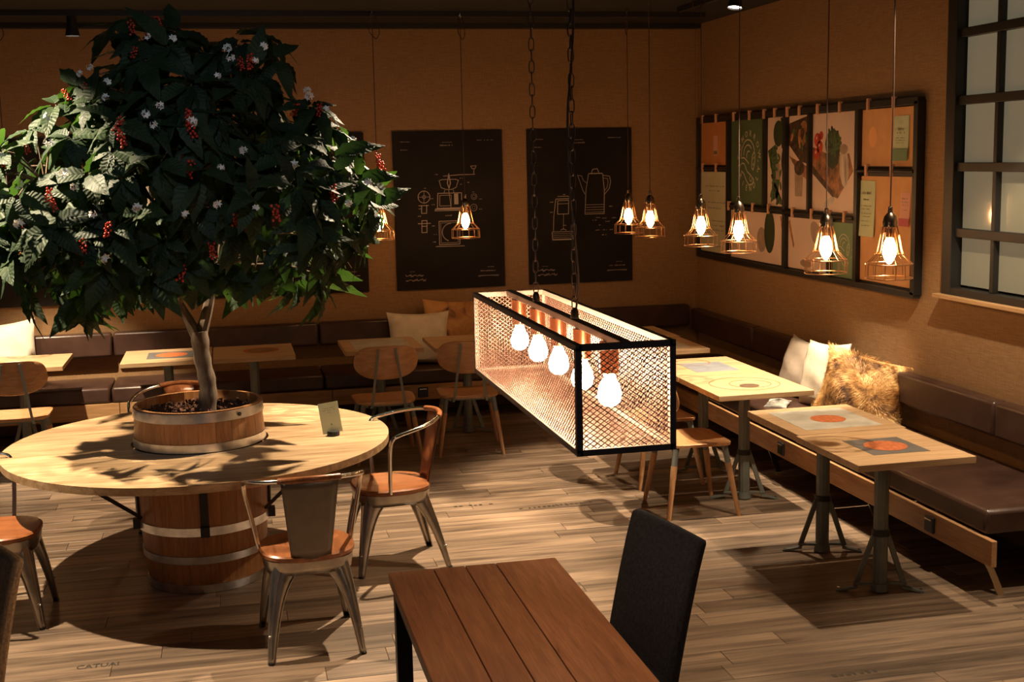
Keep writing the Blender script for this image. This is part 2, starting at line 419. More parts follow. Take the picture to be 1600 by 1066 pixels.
for (px, py, L) in ((710, 794, .26), (812, 797, .34), (868, 791, .26), (1303, 1060, .22), (920, 748, .2)):
    q = at_z(px, py, 0); scribble(mb, q.x, q.y, .0042, L, .032, int(L/.03), sr)
mb.build('faded_floor_lettering', M_stencil, floor)

# window in the right wall
win = empty('window_1', (XR, WY1, WZ0), kind='structure')
OF = (XR, WY1, WZ0)
m = MB(OF)
for (y0, y1, z0, z1) in ((WY1-.10, WY1, WZ0, WZ1), (WY0, WY0+.10, WZ0, WZ1), (WY0+.1, WY1-.1, WZ0, WZ0+.045), (WY0+.1, WY1-.1, WZ1-.05, WZ1)):
    m.box((XR+.03, (y0+y1)/2, (z0+z1)/2), (.12, y1-y0, z1-z0))
m.build('window_frame', M_black, win, bevel=.004)
ys = [WY1-.10, 6.33, 5.98, 5.63, WY0+.10]; zs = [WZ0+.045]+[1.70+.383*i for i in range(5)]
zs = [z for z in zs if z < WZ1-.06]
for yy in ys[1:-1]:
    m = MB(OF); m.box((XR+.02, yy, (WZ0+WZ1)/2), (.05, .034, WZ1-WZ0-.09)); m.build('mullion', M_black, win, bevel=.003)
for zz in zs[1:]:
    m = MB(OF); m.box((XR+.018, (WY0+WY1)/2, zz), (.056, WY1-WY0-.2, .052)); m.build('glazing_bar', M_black, win, bevel=.003)
for i in range(len(ys)-1):
    zz = zs+[WZ1-.05]
    for k in range(len(zz)-1):
        m = MB(OF); m.box((XR+.035, (ys[i]+ys[i+1])/2, (zz[k]+zz[k+1])/2), (.006, ys[i]-ys[i+1]-.03, zz[k+1]-zz[k]-.03)); m.build('pane', M_pane, win)
m = MB(OF); m.box((XR-.02, (WY0+WY1)/2, WZ0-.012), (.10, WY1-WY0+.06, .024)); m.build('window_sill', M_sill, win, bevel=.003)
m = MB(); m.box((XR+.5, 6.1, 2.2), (.02, 2.4, 2.6)); m.build('wall_beyond_window', M_ceil, kind='structure')

# ---------------------------------------------------------------- track lighting
tr1 = [((-2.6, 9.95), (-2.6, 2.0)), ]
def track(x0, y0, x1, y1, label):
    t = empty('lighting_track', ((x0+x1)/2, (y0+y1)/2, ZC-.045), label=label, cat='lighting track', group='black ceiling tracks')
    m = MB(t.location)
    m.bar((x0, y0, ZC-.022), (x1, y1, ZC-.022), .036, .04); m.build('rail', M_black, t)
track(-2.4, 9.95, 3.9, 9.95, 'black ceiling track running along the back wall, upper edge of the view')
track(3.55, 9.6, 3.55, 3.4, 'black ceiling track running along the wall with the picture board')
def spot(x, y, tx, ty, tz, pw, cone, blend, label, lit=True):
    t = empty('track_spotlight', (x, y, ZC), label=label, cat='spotlight', group='ceiling track spotlights')
    d = Vector((tx-x, ty-y, tz-(ZC-.14))).normalized(); c = Vector((0, 0, -.10))
    q = Vector((0, 0, -1)).rotation_difference(d).to_matrix()
    m = MB(); m.box((-.03, 0, -.015), (.13, .04, .03)); m.build('adapter', M_blacksteel, t, bevel=.003)
    m = MB(); m.box((0, 0, -.05), (.02, .02, .08)); m.build('bracket', M_blacksteel, t)
    m = MB(); m.lathe([(.001, .055), (.034, .055), (.036, 0), (.052, -.085), (.049, -.085), (.040, -.03), (.001, -.03)], 20)
    m.v = [q @ v + c for v in m.v]; m.build('lamp_housing', M_black, t, smooth=True)
    m = MB(); m.lathe([(.001, -.074), (.046, -.074)], 20); m.v = [q @ v + c for v in m.v]; m.build('lens', M_lens, t)
    if pw:
        L = bpy.data.lights.new('spot', 'SPOT'); L.energy = pw; L.color = SPOTC; L.spot_size = R_(cone); L.spot_blend = blend; L.shadow_soft_size = .025
        o = bpy.data.objects.new('spot_light', L); COL.objects.link(o); o.parent = t
        o.location = c+d*.095; o.rotation_euler = Vector((0, 0, -1)).rotation_difference(d).to_euler()
    return t
for s_ in SPOTS: spot(*s_)
t_ = spot(-.25, 3.7, -.19, 6.77, 1.9, 42, 60, .6, 'added cool fill spotlight in front of the tree, unseen above the view')  # added fill lamp: puts bluish light on the upper leaves and hoops
[c for c in t_.children if c.type == 'LIGHT'][0].data.color = (.66, .78, 1)
p = at_y(113, 50, 9.95); spot(p.x, 9.95, p.x, 9.95, 0, 0, 40, .3, 'black spotlight hanging alone against the back wall at upper left')
p = at_z(1150, 0, ZC-.13); spot(p.x, p.y, 3.0, 7.75, .6, 210, 60, .5, 'black spotlight with glowing lens at the top edge by the room corner')

# ---------------------------------------------------------------- benches
def bench_back():
    t = empty('corner_bench', (0, 10.6, 0), label='long dark brown leather bench along the back wall under the black posters', cat='bench'); O = (0, 10.6, 0)
    xs = [-2.65, -.96, .73, 2.42, 3.50]
    for i in range(4):
        a, b = xs[i]+.006, xs[i+1]-.006
        m = MB(O); m.box(((a+b)/2, (10.36+10.9)/2, .3875), (b-a, .54, .125)); m.build('seat_cushion', M_leather, t, bevel=.02, smooth=True)
    xs = [-2.65, -.96, .73, 2.42, 4.09]
    for i in range(4):
        a, b = xs[i]+.006, xs[i+1]-.006
        m = MB(O); m.box(((a+b)/2, 10.835, .735), (b-a, .10, .20)); m.build('back_cushion', M_leather, t, bevel=.02, smooth=True)
    for a, b in ((-2.65, -.9), (-.9, .79), (.79, 2.48), (2.48, 3.5)):
        m = MB(O); m.box(((a+b)/2, 10.375, .257), (b-a-.004, .03, .13)); m.build('fascia_board', M_fascia_x, t, bevel=.003)
    for x in (-2.2, -.9, .8, 2.4):
        m = MB(O); m.bar((x, 10.45, .30), (x+.03, 10.40, 0), .035, .008); m.build('leg', M_chrome, t)
    for x in (-1.8, 1.6, 3.0):
        m = MB(O); m.box((x, 10.885, .56), (.05, .02, .32)); m.build('back_bracket', M_black, t)
    return t
bench_back()
def bench_right():
    t = empty('wall_bench', (3.85, 5.28, 0), label='long dark brown leather bench along the right wall below the picture board', cat='bench'); O = (3.85, 5.28, 0)
    ysb = [5.28, 6.97, 8.66, 10.30]
    for i in range(3):
        a, b = ysb[i]+.006, ysb[i+1]-.006
        m = MB(O); m.box((3.85, (a+b)/2, .3875), (.66, b-a, .125)); m.build('seat_cushion', M_leather, t, bevel=.022, smooth=True)
    ysb = [4.4, 6.10, 7.80, 9.40, 10.78]
    for i in range(4):
        a, b = ysb[i]+.006, ysb[i+1]-.006
        m = MB(O); m.box((4.135, (a+b)/2, .70), (.10, b-a, .20)); m.build('back_cushion', M_leather, t, bevel=.02, smooth=True)
    for a, b in ((5.2, 7.0), (7.0, 8.7), (8.7, 10.34)):
        m = MB(O); m.box((3.515, (a+b)/2, .257), (.03, b-a-.004, .13)); m.build('fascia_board', M_oak_y, t, bevel=.003)
    for y in (5.42, 6.6, 8.0, 9.4):
        m = MB(O); m.bar((3.60, y, .20), (3.64, y-.10, 0), .035, .010, up=(0, 1, 0)); m.build('leg', M_chrome, t)
        m = MB(O); m.bar((4.06, y, .20), (4.02, y-.10, 0), .035, .010, up=(0, 1, 0)); m.build('leg', M_chrome, t)
    for y in (5.85, 7.4, 8.95):
        m = MB(O); m.box((4.188, y, .55), (.018, .05, .30)); m.build('back_bracket', M_black, t)
    return t
bench_right()
def outlet(x, y, rz, label):
    t = empty('power_socket', (x, y, .257), rz, label=label, cat='power socket', group='sockets in the bench boards')
    m = MB(); m.box((0, -.008, 0), (.085, .016, .085)); m.build('socket_plate', M_socket, t, bevel=.006)
    m = MB(); m.box((0, -.017, .028), (.06, .004, .008)); m.build('socket_slot', M_bolt, t)
outlet(3.50, 7.55, -PI/2, 'small black power socket in the bench board below the pale grey table with orange disc')
outlet(3.50, 5.74, -PI/2, 'small black power socket in the right bench board, nearest to the bench end')
outlet(1.545, 10.36, 0, 'small black power socket in the back bench board between two wooden chairs')

# ---------------------------------------------------------------- two-seat tables
def arcring(cx, cy, r, wd, z, n=40):
    mb = MB(); vs = []
    for k in range(n):
        a = 2*PI*k/n; vs += [(cx+(r-wd/2)*math.cos(a), cy+(r-wd/2)*math.sin(a), z), (cx+(r+wd/2)*math.cos(a), cy+(r+wd/2)*math.sin(a), z)]
    mb.add(vs, [(2*k, 2*k+1, (2*k+3) % (2*n), (2*k+2) % (2*n)) for k in range(n)]); return mb
proto = None
def cafe_table(cx, cy, sx, sy, label, inlay):
    global proto
    t = empty('cafe_table', (cx, cy, 0), label=label, cat='table', group='small square cafe tables')
    m = MB(); m.box((0, 0, .733), (sx, sy, .034)); m.build('tabletop', M_oak_top, t, bevel=.003)
    if proto is None:
        parts = []
        m = MB(); m.lathe([(.001, .05), (.036, .05), (.036, .69), (.001, .69)], 24, flute=.07); parts.append(m.build('column', M_grey, t, smooth=True))
        m = MB(); m.box((0, 0, .702), (.34, .34, .012)); m.bar((-.2, 0, .70), (.2, 0, .70), .04, .02); parts.append(m.build('top_plate', M_grey, t))
        m = MB(); m.lathe([(.036, .295), (.044, .295), (.044, .325), (.036, .325)], 20); parts.append(m.build('collar', M_blacksteel, t, smooth=True))
        m = MB(); m.lathe([(.001, .01), (.045, .01), (.040, .05), (.001, .05)], 20); parts.append(m.build('column_foot', M_grey, t, smooth=True))
        for s in (-1, 1):
            m = MB(); m.bar((s*.035, 0, .30), (s*.115, -s*.035, .035), .028, .012, up=(0, 1, 0)); m.bar((s*.105, -s*.032, .028), (s*.20, -s*.075, .006), .034, .012); m.bar((s*.02, 0, .045), (s*.12, -s*.035, .045), .02, .014)
            l = m.build('foot_strut', M_grey, t, bevel=.002); parts.append(l)
            m = MB(); m.lathe([(.001, .018), (.008, .018), (.008, .008)], 8, c=(s*.188, -s*.070, .002)); m.build('bolt', M_bolt, l)
        proto = t; t['p'] = 1
    else:
        for ch in list(proto.children):
            if ch.name.split('.')[0] in ('column', 'top_plate', 'collar', 'column_foot', 'foot_strut'): copy_tree(ch, t)
    z = .7506
    for kind, args in inlay:
        if kind == 'rect':
            x0, y0, x1, y1, mt = args; m = MB(); m.box(((x0+x1)/2, (y0+y1)/2, z), (x1-x0, y1-y0, .0012)); m.build('printed_panel', mt, t)
        elif kind == 'disc':
            x, y, r, mt = args; m = MB(); m.lathe([(.0001, .0012), (r, .0012)], 40, c=(x, y, z)); m.build('printed_disc', mt, t)
        elif kind == 'ring':
            x, y, r, wd, mt = args; arcring(x, y, r, wd, z+.0004).build('printed_ring', mt, t)
        z += .0004
    return t
cafe_table(3.10, 5.535, .61, .66, 'oak cafe table with slate grey square and orange disc, nearest on the right', [('rect', (-.14, -.17, .16, .15, M_inlay_grey)), ('disc', (.01, -.01, .105, M_inlay_or))])
cafe_table(3.12, 6.205, .61, .655, 'oak cafe table with large pale grey panel and small orange disc', [('rect', (-.22, -.24, .22, .24, M_inlay_pale)), ('disc', (.02, -.01, .095, M_inlay_or))])
cafe_table(3.14, 7.335, .62, .69, 'brightly lit oak cafe table printed with thin rings and a small dark disc', [('ring', (.0, 0, .22, .008, M_inlay_line)), ('ring', (.03, -.02, .13, .006, M_inlay_line)), ('disc', (.0, -.08, .062, M_inlay_dark))])
cafe_table(3.14, 8.04, .62, .69, 'oak cafe table printed with a blue-grey square, behind the bright ringed one', [('rect', (-.13, -.22, .17, .14, M_inlay_blue)), ('ring', (-.02, .16, .12, .012, M_inlay_line))])
cafe_table(3.17, 9.10, .62, .66, 'oak cafe table with pale grey printed panel, right of the mesh lamp near the corner', [('rect', (-.1, -.2, .2, .2, M_inlay_pale))])
cafe_table(3.19, 9.79, .62, .66, 'plain oak cafe table farthest in the right row near the room corner', [])
cafe_table(-1.55, 9.98, .66, .66, 'brightly lit blank oak cafe table at the far left of the back bench', [])
cafe_table(-.485, 9.93, .66, .66, 'oak cafe table with grey square and orange print behind the tree trunk on its left', [('rect', (-.15, -.17, .25, .17, M_inlay_grey)), ('disc', (.03, 0, .12, M_inlay_or))])
cafe_table(.16, 9.90, .61, .66, 'oak cafe table with orange printed oval just right of the tree trunk', [('disc', (.06, .02, .14, M_inlay_or)), ('disc', (.06, .02, .11, M_inlay_line))])
cafe_table(1.145, 9.92, .61, .66, 'dim oak cafe table with pale panel in front of the beige pillow', [('rect', (-.22, -.26, .22, .26, M_inlay_pale))])
cafe_table(1.83, 9.84, .61, .66, 'dim plain oak cafe table in front of the fur pillow on the back bench', [])

# ---------------------------------------------------------------- chairs
def leg_splay(mb, a, b, r0, r1, n=12): mb.tube([a, b], [r0, r1], n)
def wood_chair():
    t = empty('wooden_chair', (0, 0, 0))
    o = superell(.225, .205, 32, 5.0); o = [(x*(1+.06*y/.2), y) for x, y in o]
    m = MB(); n = len(o)
    def zz(x, y): return .455 - .012*(1-(x/.225)**2)*(1-(y/.21)**2) + .006*(x/.225)**2
    rings = []
    for f in (1, .97, .75, .5, .25):
        rings.append([(x*f, y*f, zz(x*f, y*f)-(.004 if f == 1 else 0)) for x, y in o])
    vs = [p for r in rings for p in r]+[(0, 0, zz(0, 0))]+[(x*.99, y*.99, zz(x, y)-.02) for x, y in o]
    fs = []
    for i in range(4):
        for k in range(n): fs.append((i*n+k, i*n+(k+1) % n, (i+1)*n+(k+1) % n, (i+1)*n+k))
    c = 5*n
    for k in range(n): fs.append((4*n+k, 4*n+(k+1) % n, c))
    for k in range(n): fs.append((k, c+1+k, c+1+(k+1) % n, (k+1) % n))
    fs.append(tuple(c+1+k for k in range(n)))
    m.add(vs, fs); m.build('seat', M_ply, t, smooth=True)
    # backrest: bent plywood, wide on top, rounded below
    prof = []
    for k in range(40):
        a = 2*PI*k/40; c_, s_ = math.cos(a), math.sin(a)
        ex_ = .50 if s_ > 0 else .80
        x = .234*math.copysign(abs(c_)**ex_, c_); v = .125*math.copysign(abs(s_)**(.55 if s_ > 0 else .9), s_)
        x *= 1-.05*max(0, v)/.125
        prof.append((x, v))
    m = MB(); m_ = []
    def fr(u, v, tk): return Vector((u, -.215-.05*(v/.125)*.5+.055*(u/.23)**2+tk, .745+v))
    rings = [[fr(x*f, v*f, tk) for x, v in prof] for f, tk in ((.2, -.007), (.6, -.007), (.97, -.007), (1, -.003), (1, .003), (.97, .007), (.6, .007), (.2, .007))]
    n = 40; vs = [p for r in rings for p in r]; fs = []
    for i in range(7):
        for k in range(n): fs.append((i*n+k, i*n+(k+1) % n, (i+1)*n+(k+1) % n, (i+1)*n+k))
    fs.append(tuple(range(n))[::-1]); fs.append(tuple(7*n+k for k in range(n)))
    m.add(vs, fs); m.build('backrest', M_ply, t, smooth=True)
    for s in (-1, 1):
        m = MB(); pts = [(s*.125, -.10, .425), (s*.125, -.225, .42), (s*.115, -.240, .47), (s*.062, -.245, .85)]
        for a, b in zip(pts[:-1], pts[1:]): m.bar(a, b, .018, .007, up=(0, 1, 0) if b[2] > .46 else (0, 0, 1))
        m.build('back_strut', M_grey, t)
    m = MB(); m.bar((-.18, -.15, .424), (.18, -.15, .424), .03, .014); m.bar((-.18, .15, .424), (.18, .15, .424), .03, .014); m.bar((0, -.16, .424), (0, .16, .424), .05, .012)
    m.build('seat_frame', M_grey, t)
    for sx in (-1, 1):
        for sy in (-1, 1):
            a = Vector((sx*.175, sy*.155, .43)); b = Vector((sx*.238, sy*.225, 0)); c = a.lerp(b, .24)
            m = MB(); m.tube([a, c], [.019, .018], 12); l1 = m.build('leg_collar', M_grey, t, smooth=True)
            m = MB(); m.tube([c, b], [.0205, .013], 12); m.build('leg', M_leg, t, smooth=True)
    return t
def place(proto_, first, x, y, rz, label, group, cat='chair', z=0):
    o = proto_ if first else copy_tree(proto_)
    o.location = (x, y, z); o.rotation_euler = (0, 0, rz); tag(o, label, cat, group); return o
wc = wood_chair(); G = 'bent plywood chairs at the small tables'
place(wc, True, 2.74, 7.23, -R_(91), 'oak plywood chair at the ringed bright table, just right of the mesh lamp', G)
place(wc, False, 2.79, 7.97, -R_(88), 'oak plywood chair mostly hidden behind the mesh lamp at the blue-grey square table', G)
place(wc, False, 1.08, 9.20, R_(1), 'oak plywood chair seen from behind, left one of two at the dim back tables', G)
place(wc, False, 1.72, 9.24, R_(-6), 'oak plywood chair partly behind the left end of the mesh lamp', G)
place(wc, False, -1.52, 9.44, R_(3), 'oak plywood chair cut by the left photo edge at the bright far table', G)

def tolix():
    t = empty('metal_armchair', (0, 0, 0))
    o = superell(.216, .210, 36, 2.7)
    m = MB(); n = 36
    rings = [(.97, .432), (1.0, .440), (1.0, .455), (.96, .462), (.7, .458), (.35, .452)]
    vs = [(x*f, y*f, z) for f, z in rings for x, y in o]+[(0, 0, .451)]; fs = [tuple(range(n))[::-1]]
    for i in range(5):
        for k in range(n): fs.append((i*n+k, i*n+(k+1) % n, (i+1)*n+(k+1) % n, (i+1)*n+k))
    for k in range(n): fs.append((5*n+k, 5*n+(k+1) % n, 6*n))
    m.add(vs, fs); m.build('seat', M_seatwood, t, smooth=True)
    m = MB(); oo = superell(.204, .200, 32, 3.4); m.sheet([[Vector((x*f, y*f, z)) for x, y in oo+[oo[0]]] for f, z in ((.96, .372), (.985, .40), (1, .434), (.3, .434))]); m.build('seat_pan', M_steel, t, smooth=True, solid=.002)
    for sx in (-1, 1):
        for sy in (-1, 1):
            m = MB(); N = 14; cor = []; ex = []; ey = []
            for i in range(N+1):
                q = i/N; z = .435*(1-q)
                cx = sx*(.160+.052*q+.006*math.sin(PI*q)); cyy = sy*(.160+(.065 if sy > 0 else .115)*q+.006*math.sin(PI*q))
                wd = .021+.040*(1-q)+.100*math.exp(-q*6.5)
                cor.append(Vector((cx, cyy, z))); ex.append(Vector((cx-sx*wd, cyy+sy*.004, z))); ey.append(Vector((cx+sx*.004, cyy-sy*wd, z)))
            for side in (ex, ey):
                g = [[side[i], side[i].lerp(cor[i], .6)+(Vector((0, sy*.004, 0)) if side is ex else Vector((sx*.004, 0, 0))), cor[i]] for i in range(N+1)]
                m.sheet(g)
            leg = m.build('leg', M_steel, t, smooth=True, solid=.0025)
            m = MB(); m.tube(ex, .0035, 6); m.tube(ey, .0035, 6); m.build('rolled_edge', M_steel, leg, smooth=True)
            m = MB(); m.sphere(cor[10]+Vector((sx*.002, sy*.004, 0)), .006, 8, 6); m.build('rivet', M_bolt, leg, smooth=True)
            m = MB(); m.tube([cor[-1]+Vector((-sx*.008, -sy*.008, .012)), cor[-1]+Vector((-sx*.008, -sy*.008, 0))], .016, 10); m.build('foot', M_blacksteel, leg)
    # splat
    def sp(u, q): return Vector((u*(.088+.040*q), -.192-.075*q-.016*(1-u*u), .445+.385*q))
    m = MB(); m.sheet([[sp(u/4, q/8) for u in range(-4, 5)] for q in range(9)]); m.build('splat', M_bsteel, t, smooth=True, solid=.003)
    m = MB(); m.sheet([[sp(u/4*.9, q/8*.94+.03)+Vector((0, .007, 0)) for u in range(-4, 5)] for q in range(9)]); m.build('splat_panel', M_seatwood, t, smooth=True, solid=.006)
    # hoop arm
    pts = [(-.212, .045, .445), (-.238, .050, .58), (-.262, .050, .70), (-.268, .035, .752), (-.268, .0, .770)]
    for k in range(1, 8):
        a = PI+PI*k/8; pts.append((.268*math.cos(a), -.01+.275*math.sin(a), .775+.055*math.sin(PI*k/8)))
    pts += [(.268, .0, .770), (.268, .035, .752), (.262, .050, .70), (.238, .050, .58), (.212, .045, .445)]
    m = MB(); m.tube(bez(pts, 5), .0105, 10); m.build('hoop_arm', M_chrome, t, smooth=True)
    pts = []
    for k in range(9):
        a = PI*1.5+(k-4)/4*R_(30); s = .5+.5*0
        pts.append((.268*math.cos(a), -.01+.275*math.sin(a), .775+.055*math.sin(a-PI)))
    m = MB(); m.tube(pts, .0150, 10); m.build('wooden_rail', M_seatwood, t, smooth=True)
    return t
tc_ = tolix(); G = 'steel armchairs around the barrel table'
place(tc_, True, .285, 5.70, R_(3), 'steel armchair with grey back splat in front of the barrel table, seen from behind', G)
place(tc_, False, .80, 6.70, R_(96), 'steel armchair with orange-brown seat at the right of the barrel table', G)
place(tc_, False, -1.17, 6.38, R_(-92), 'steel armchair cut by the left photo edge at the barrel table', G)
place(tc_, False, -.36, 7.87, R_(172), 'steel armchair behind the tree planter, only its hoop arm and splat top showing', G)

def uph_chair(fabric, label):
    t = empty('upholstered_chair', (0, 0, 0), label=label, cat='chair')
    m = MB(); m.box((0, .02, .43), (.44, .44, .09)); m.build('seat', fabric, t, bevel=.025, smooth=True)
    g = []
    m = MB()
    for tk in (0, 1):
        pass
    nx, nz = 8, 10
    def P(u, v, s):
        x = u*(.215+.01*v); y = -.205-.10*v-.03*v*v+s*.026*(1-.25*v)-.012*(1-u*u)*(-1); z = .36+.58*v
        if v > .85: z -= .012*(u*u)*((v-.85)/.15)
        return Vector((x, y, z))
    vs = []; fs = []
    for s in (-1, 1):
        for j in range(nz+1):
            for i in range(nx+1): vs.append(P(i/nx*2-1, j/nz, s))
    W = nx+1; H = (nz+1)*W
    for j in range(nz):
        for i in range(nx):
            a = j*W+i; fs.append((a, a+1, a+W+1, a+W)); fs.append((H+a, H+a+W, H+a+W+1, H+a+1))
    for i in range(nx):
        fs.append((i, H+i, H+i+1, i+1)); a = nz*W+i; fs.append((a, a+1, H+a+1, H+a))
    for j in range(nz):
        a = j*W; fs.append((a, a+W, H+a+W, H+a)); a = j*W+nx; fs.append((a, H+a, H+a+W, a+W))
    m.add(vs, fs); m.build('backrest', fabric, t, bevel=.014, smooth=True)
    for sx in (-1, 1):
        for yy in (-.17, .2):
            m = MB(); m.tube([(sx*.19, yy, .39), (sx*.20, yy+(-.04 if yy < 0 else .01), 0)], [.02, .013], 10); m.build('leg', M_blacksteel, t, smooth=True)
    return t
c = uph_chair(M_charcoal, 'charcoal fabric chair standing at the right side of the brown plank table')
c.location = (1.115, 3.955, 0); c.rotation_euler = (0, 0, R_(101.5))
c = uph_chair(M_tanfab, 'tan fabric chair back cut by the lower left photo corner')
c.location = (-1.115, 4.30, 0); c.rotation_euler = (0, 0, R_(118))

# ---------------------------------------------------------------- foreground plank table
t = empty('plank_table', (.80, 3.5, 0), label='brown four-plank table with black steel legs under the hanging mesh lamp', cat='table'); O = (.80, 3.5, 0)
TX0, TX1, TY0, TY1 = .495, 1.109, 2.70, 4.305
xs = [.495, .658, .773, .885, 1.109]
for a, b in zip(xs[:-1], xs[1:]):
    m = MB(O); m.box(((a+b)/2, (TY0+TY1)/2, .7325), (b-a-.0035, TY1-TY0, .035)); m.build('tabletop_plank', M_fgtable, t, bevel=.002)
m = MB(O)
for x in (TX0+.03, TX1-.03): m.box((x, (TY0+TY1)/2, .692), (.03, TY1-TY0-.04, .045))
for y in (TY0+.04, TY1-.035): m.box((.802, y, .692), (TX1-TX0-.08, .03, .045))
m.build('apron_frame', M_blacksteel, t)
for x in (TX0+.03, TX1-.03):
    for y in (TY0+.05, TY1-.045):
        m = MB(O); m.box((x+(.012 if x < .8 else -.012), y, .335), (.055, .05, .67)); m.build('leg', M_blacksteel, t, bevel=.002)

# ---------------------------------------------------------------- barrel table with planter
TC = Vector((-.19, 6.77, 0))
t = empty('barrel_table', TC, label='round oak table built around an oak barrel with steel hoops', cat='table')
NPL = 9; R0, RI = .995, .355
for i in range(NPL):   # tabletop of boards: rings cut into strips
    a = -R0+2*R0*i/NPL; b = -R0+2*R0*(i+1)/NPL
    def strip(y0, y1, xl, xr):
        """boards run with x; xl/xr give the x limits as functions of y"""
        n = 14; mb = MB(); top = []; 
        yy = [y0+(y1-y0)*k/n for k in range(n+1)]
        outline = [(xl(q), q) for q in yy]+[(xr(q), q) for q in reversed(yy)]
        mb.prism(outline, lambda u, v, z: (u, v, z), .712, .750); return mb
    g = .0004; outer = lambda q: math.sqrt(max(0, R0*R0-q*q)); inner = lambda q: math.sqrt(max(0, RI*RI-q*q))
    if b <= -RI or a >= RI:
        mb = strip(a+g, b-g, lambda q: -outer(q), outer); mb.build('tabletop_board', M_oak_round, t)
    else:
        for s in (-1, 1):
            lo, hi = a+g, b-g
            if s < 0: mb = strip(lo, hi, lambda q: -outer(q), lambda q: -inner(q))
            else: mb = strip(lo, hi, inner, outer)
            mb.build('tabletop_board', M_oak_round, t)
NST = 24
def stave(zr, mat, nm, rf, th, parent):
    for k in range(NST):
        a0, a1 = 2*PI*k/NST+.0018, 2*PI*(k+1)/NST-.0018; mb = MB(); nz = 8; vs = []
        for i in range(nz+1):
            z = zr[0]+(zr[1]-zr[0])*i/nz; r = rf(z)
            for a in (a0, (a0+a1)/2, a1): vs += [(r*math.cos(a), r*math.sin(a), z)]
            for a in (a1, a0): vs += [((r-th)*math.cos(a), (r-th)*math.sin(a), z)]
        fs = []
        for i in range(nz):
            for j in range(5): fs.append((i*5+j, i*5+(j+1) % 5, (i+1)*5+(j+1) % 5, (i+1)*5+j))
        fs += [(4, 3, 2, 1, 0), tuple(nz*5+j for j in range(5))]
        mb.add(vs, fs); mb.build(nm, mat, parent, smooth=False)
rfl = lambda z: .292+.036*math.sin(PI*min(1, max(0, (z+.04)/.78)))
stave((.0, .36), M_barrel, 'stave', rfl, .02, t)
rfu = lambda z: .350-.012*((.72-z)/.4)
stave((.345, .71), M_barrel, 'upper_stave', rfu, .02, t)
for z0, z1 in ((.005, .050), (.165, .205), (.318, .362)):
    m = MB(); m.lathe([(rfl(z0)+.001, z0), (rfl(z0)+.007, z0), (rfl(z1)+.007, z1), (rfl(z1)+.001, z1)], 48)
    if z1 > .35: m = MB(); m.lathe([(.325, z0), (.345, z0), (.345, z1), (.325, z1)], 48)
    m.build('hoop', M_hoop, t, smooth=True)
for ang in (-PI/2+.02, -.15, PI/2, PI+.25):
    c_, s_ = math.cos(ang), math.sin(ang)
    m = MB(); m.bar((.352*c_, .352*s_, .705), (.345*c_, .345*s_, .33), .042, .012, up=(c_, s_, 0)); br = m.build('brace_strap', M_black, t)
    m = MB(); m.box((.350*c_, .350*s_, .345), (.046, .046, .05)); m.build('brace_block', M_blacksteel, br)
for sx in (-1, 1):
    m = MB(); m.tube([(sx*.46, -.80, .708), (sx*.32, -.14, .39)], .010, 8); m.build('brace_rod', M_blacksteel, t, smooth=True)

pl = empty('barrel_planter', (TC.x, TC.y, .752), label='cut oak barrel planter with two steel hoops in the middle of the round table', cat='planter')
rfp = lambda z: .338-.010*z/.2
stave((0, .205), M_barrel, 'stave', rfp, .016, pl)
for z0, z1 in ((.0, .042), (.150, .198)):
    m = MB(); m.lathe([(rfp(z0)+.001, z0), (rfp(z0)+.006, z0), (rfp(z1)+.006, z1), (rfp(z1)+.001, z1)], 64); m.build('hoop', M_hoop, pl, smooth=True)
m = MB(); a = -R_(52)
m.lathe([(.001, .004), (.010, .003), (.011, 0)], 12); q = Vector((0, 0, 1)).rotation_difference(Vector((math.cos(a), math.sin(a), 0))).to_matrix()
m.v = [q @ v + Vector((.340*math.cos(a), .340*math.sin(a), .175)) for v in m.v]; m.build('hoop_rivet', M_blacksteel, pl)
m = MB(); rs = random.Random(2); NR, NA = 9, 40; g = []
vs = [(0, 0, .15)]
for i in range(1, NR+1):
    for k in range(NA):
        a = 2*PI*k/NA; r = .32*i/NR; vs.append((r*math.cos(a), r*math.sin(a), .14+rs.uniform(-.010, .012)))
fs = [(0, 1+k, 1+(k+1) % NA) for k in range(NA)]
for i in range(NR-1):
    for k in range(NA): fs.append((1+i*NA+k, 1+(i+1)*NA+k, 1+(i+1)*NA+(k+1) % NA, 1+i*NA+(k+1) % NA))
m.add(vs, fs); m.build('soil', M_soil, pl)
m = MB()
for k in range(420):
    a = rs.uniform(0, 2*PI); r = .315*math.sqrt(rs.random())
    R = Quaternion((rs.uniform(-1, 1), rs.uniform(-1, 1), rs.uniform(-1, 1), rs.uniform(-1, 1))).normalized().to_matrix()
    m.box((r*math.cos(a), r*math.sin(a), .155+rs.uniform(-.004, .008)), (rs.uniform(.015, .03), rs.uniform(.008, .015), .005), R)
m.build('bark_mulch', M_soil, pl, kind='stuff')

# card on the round table
q = at_z(521, 680, .752)
cdh = empty('table_card', (q.x, q.y, .751), R_(8), label='pale green card in a round black holder on the round table', cat='sign')
m = MB(); m.lathe([(.001, .024), (.030, .024), (.033, .020), (.033, 0), (.001, 0)], 24); m.build('card_holder', M_black, cdh, smooth=True)
m = MB(); R = Matrix.Rotation(R_(-14), 3, 'X') @ Matrix.Rotation(R_(-5), 3, 'Y')
m.box(R @ Vector((0, 0, .095)), (.108, .0015, .165), R); m.build('card', M_card, cdh)
m = MB(); sr = random.Random(9)
for zz, L in ((.135, .062), (.124, .070), (.112, .02), ): scribble(m, -L/2-.002, -.0014, zz, L, .006, int(L/.006), sr, 'xz')
m.add([(-.005, -.0014, .045), (.005, -.0014, .045), (0, -.0014, .058)], [(0, 1, 2)])
m.v = [R @ (v+Vector((0, 0, .01))) for v in m.v]; m.build('card_print', M_text, cdh)

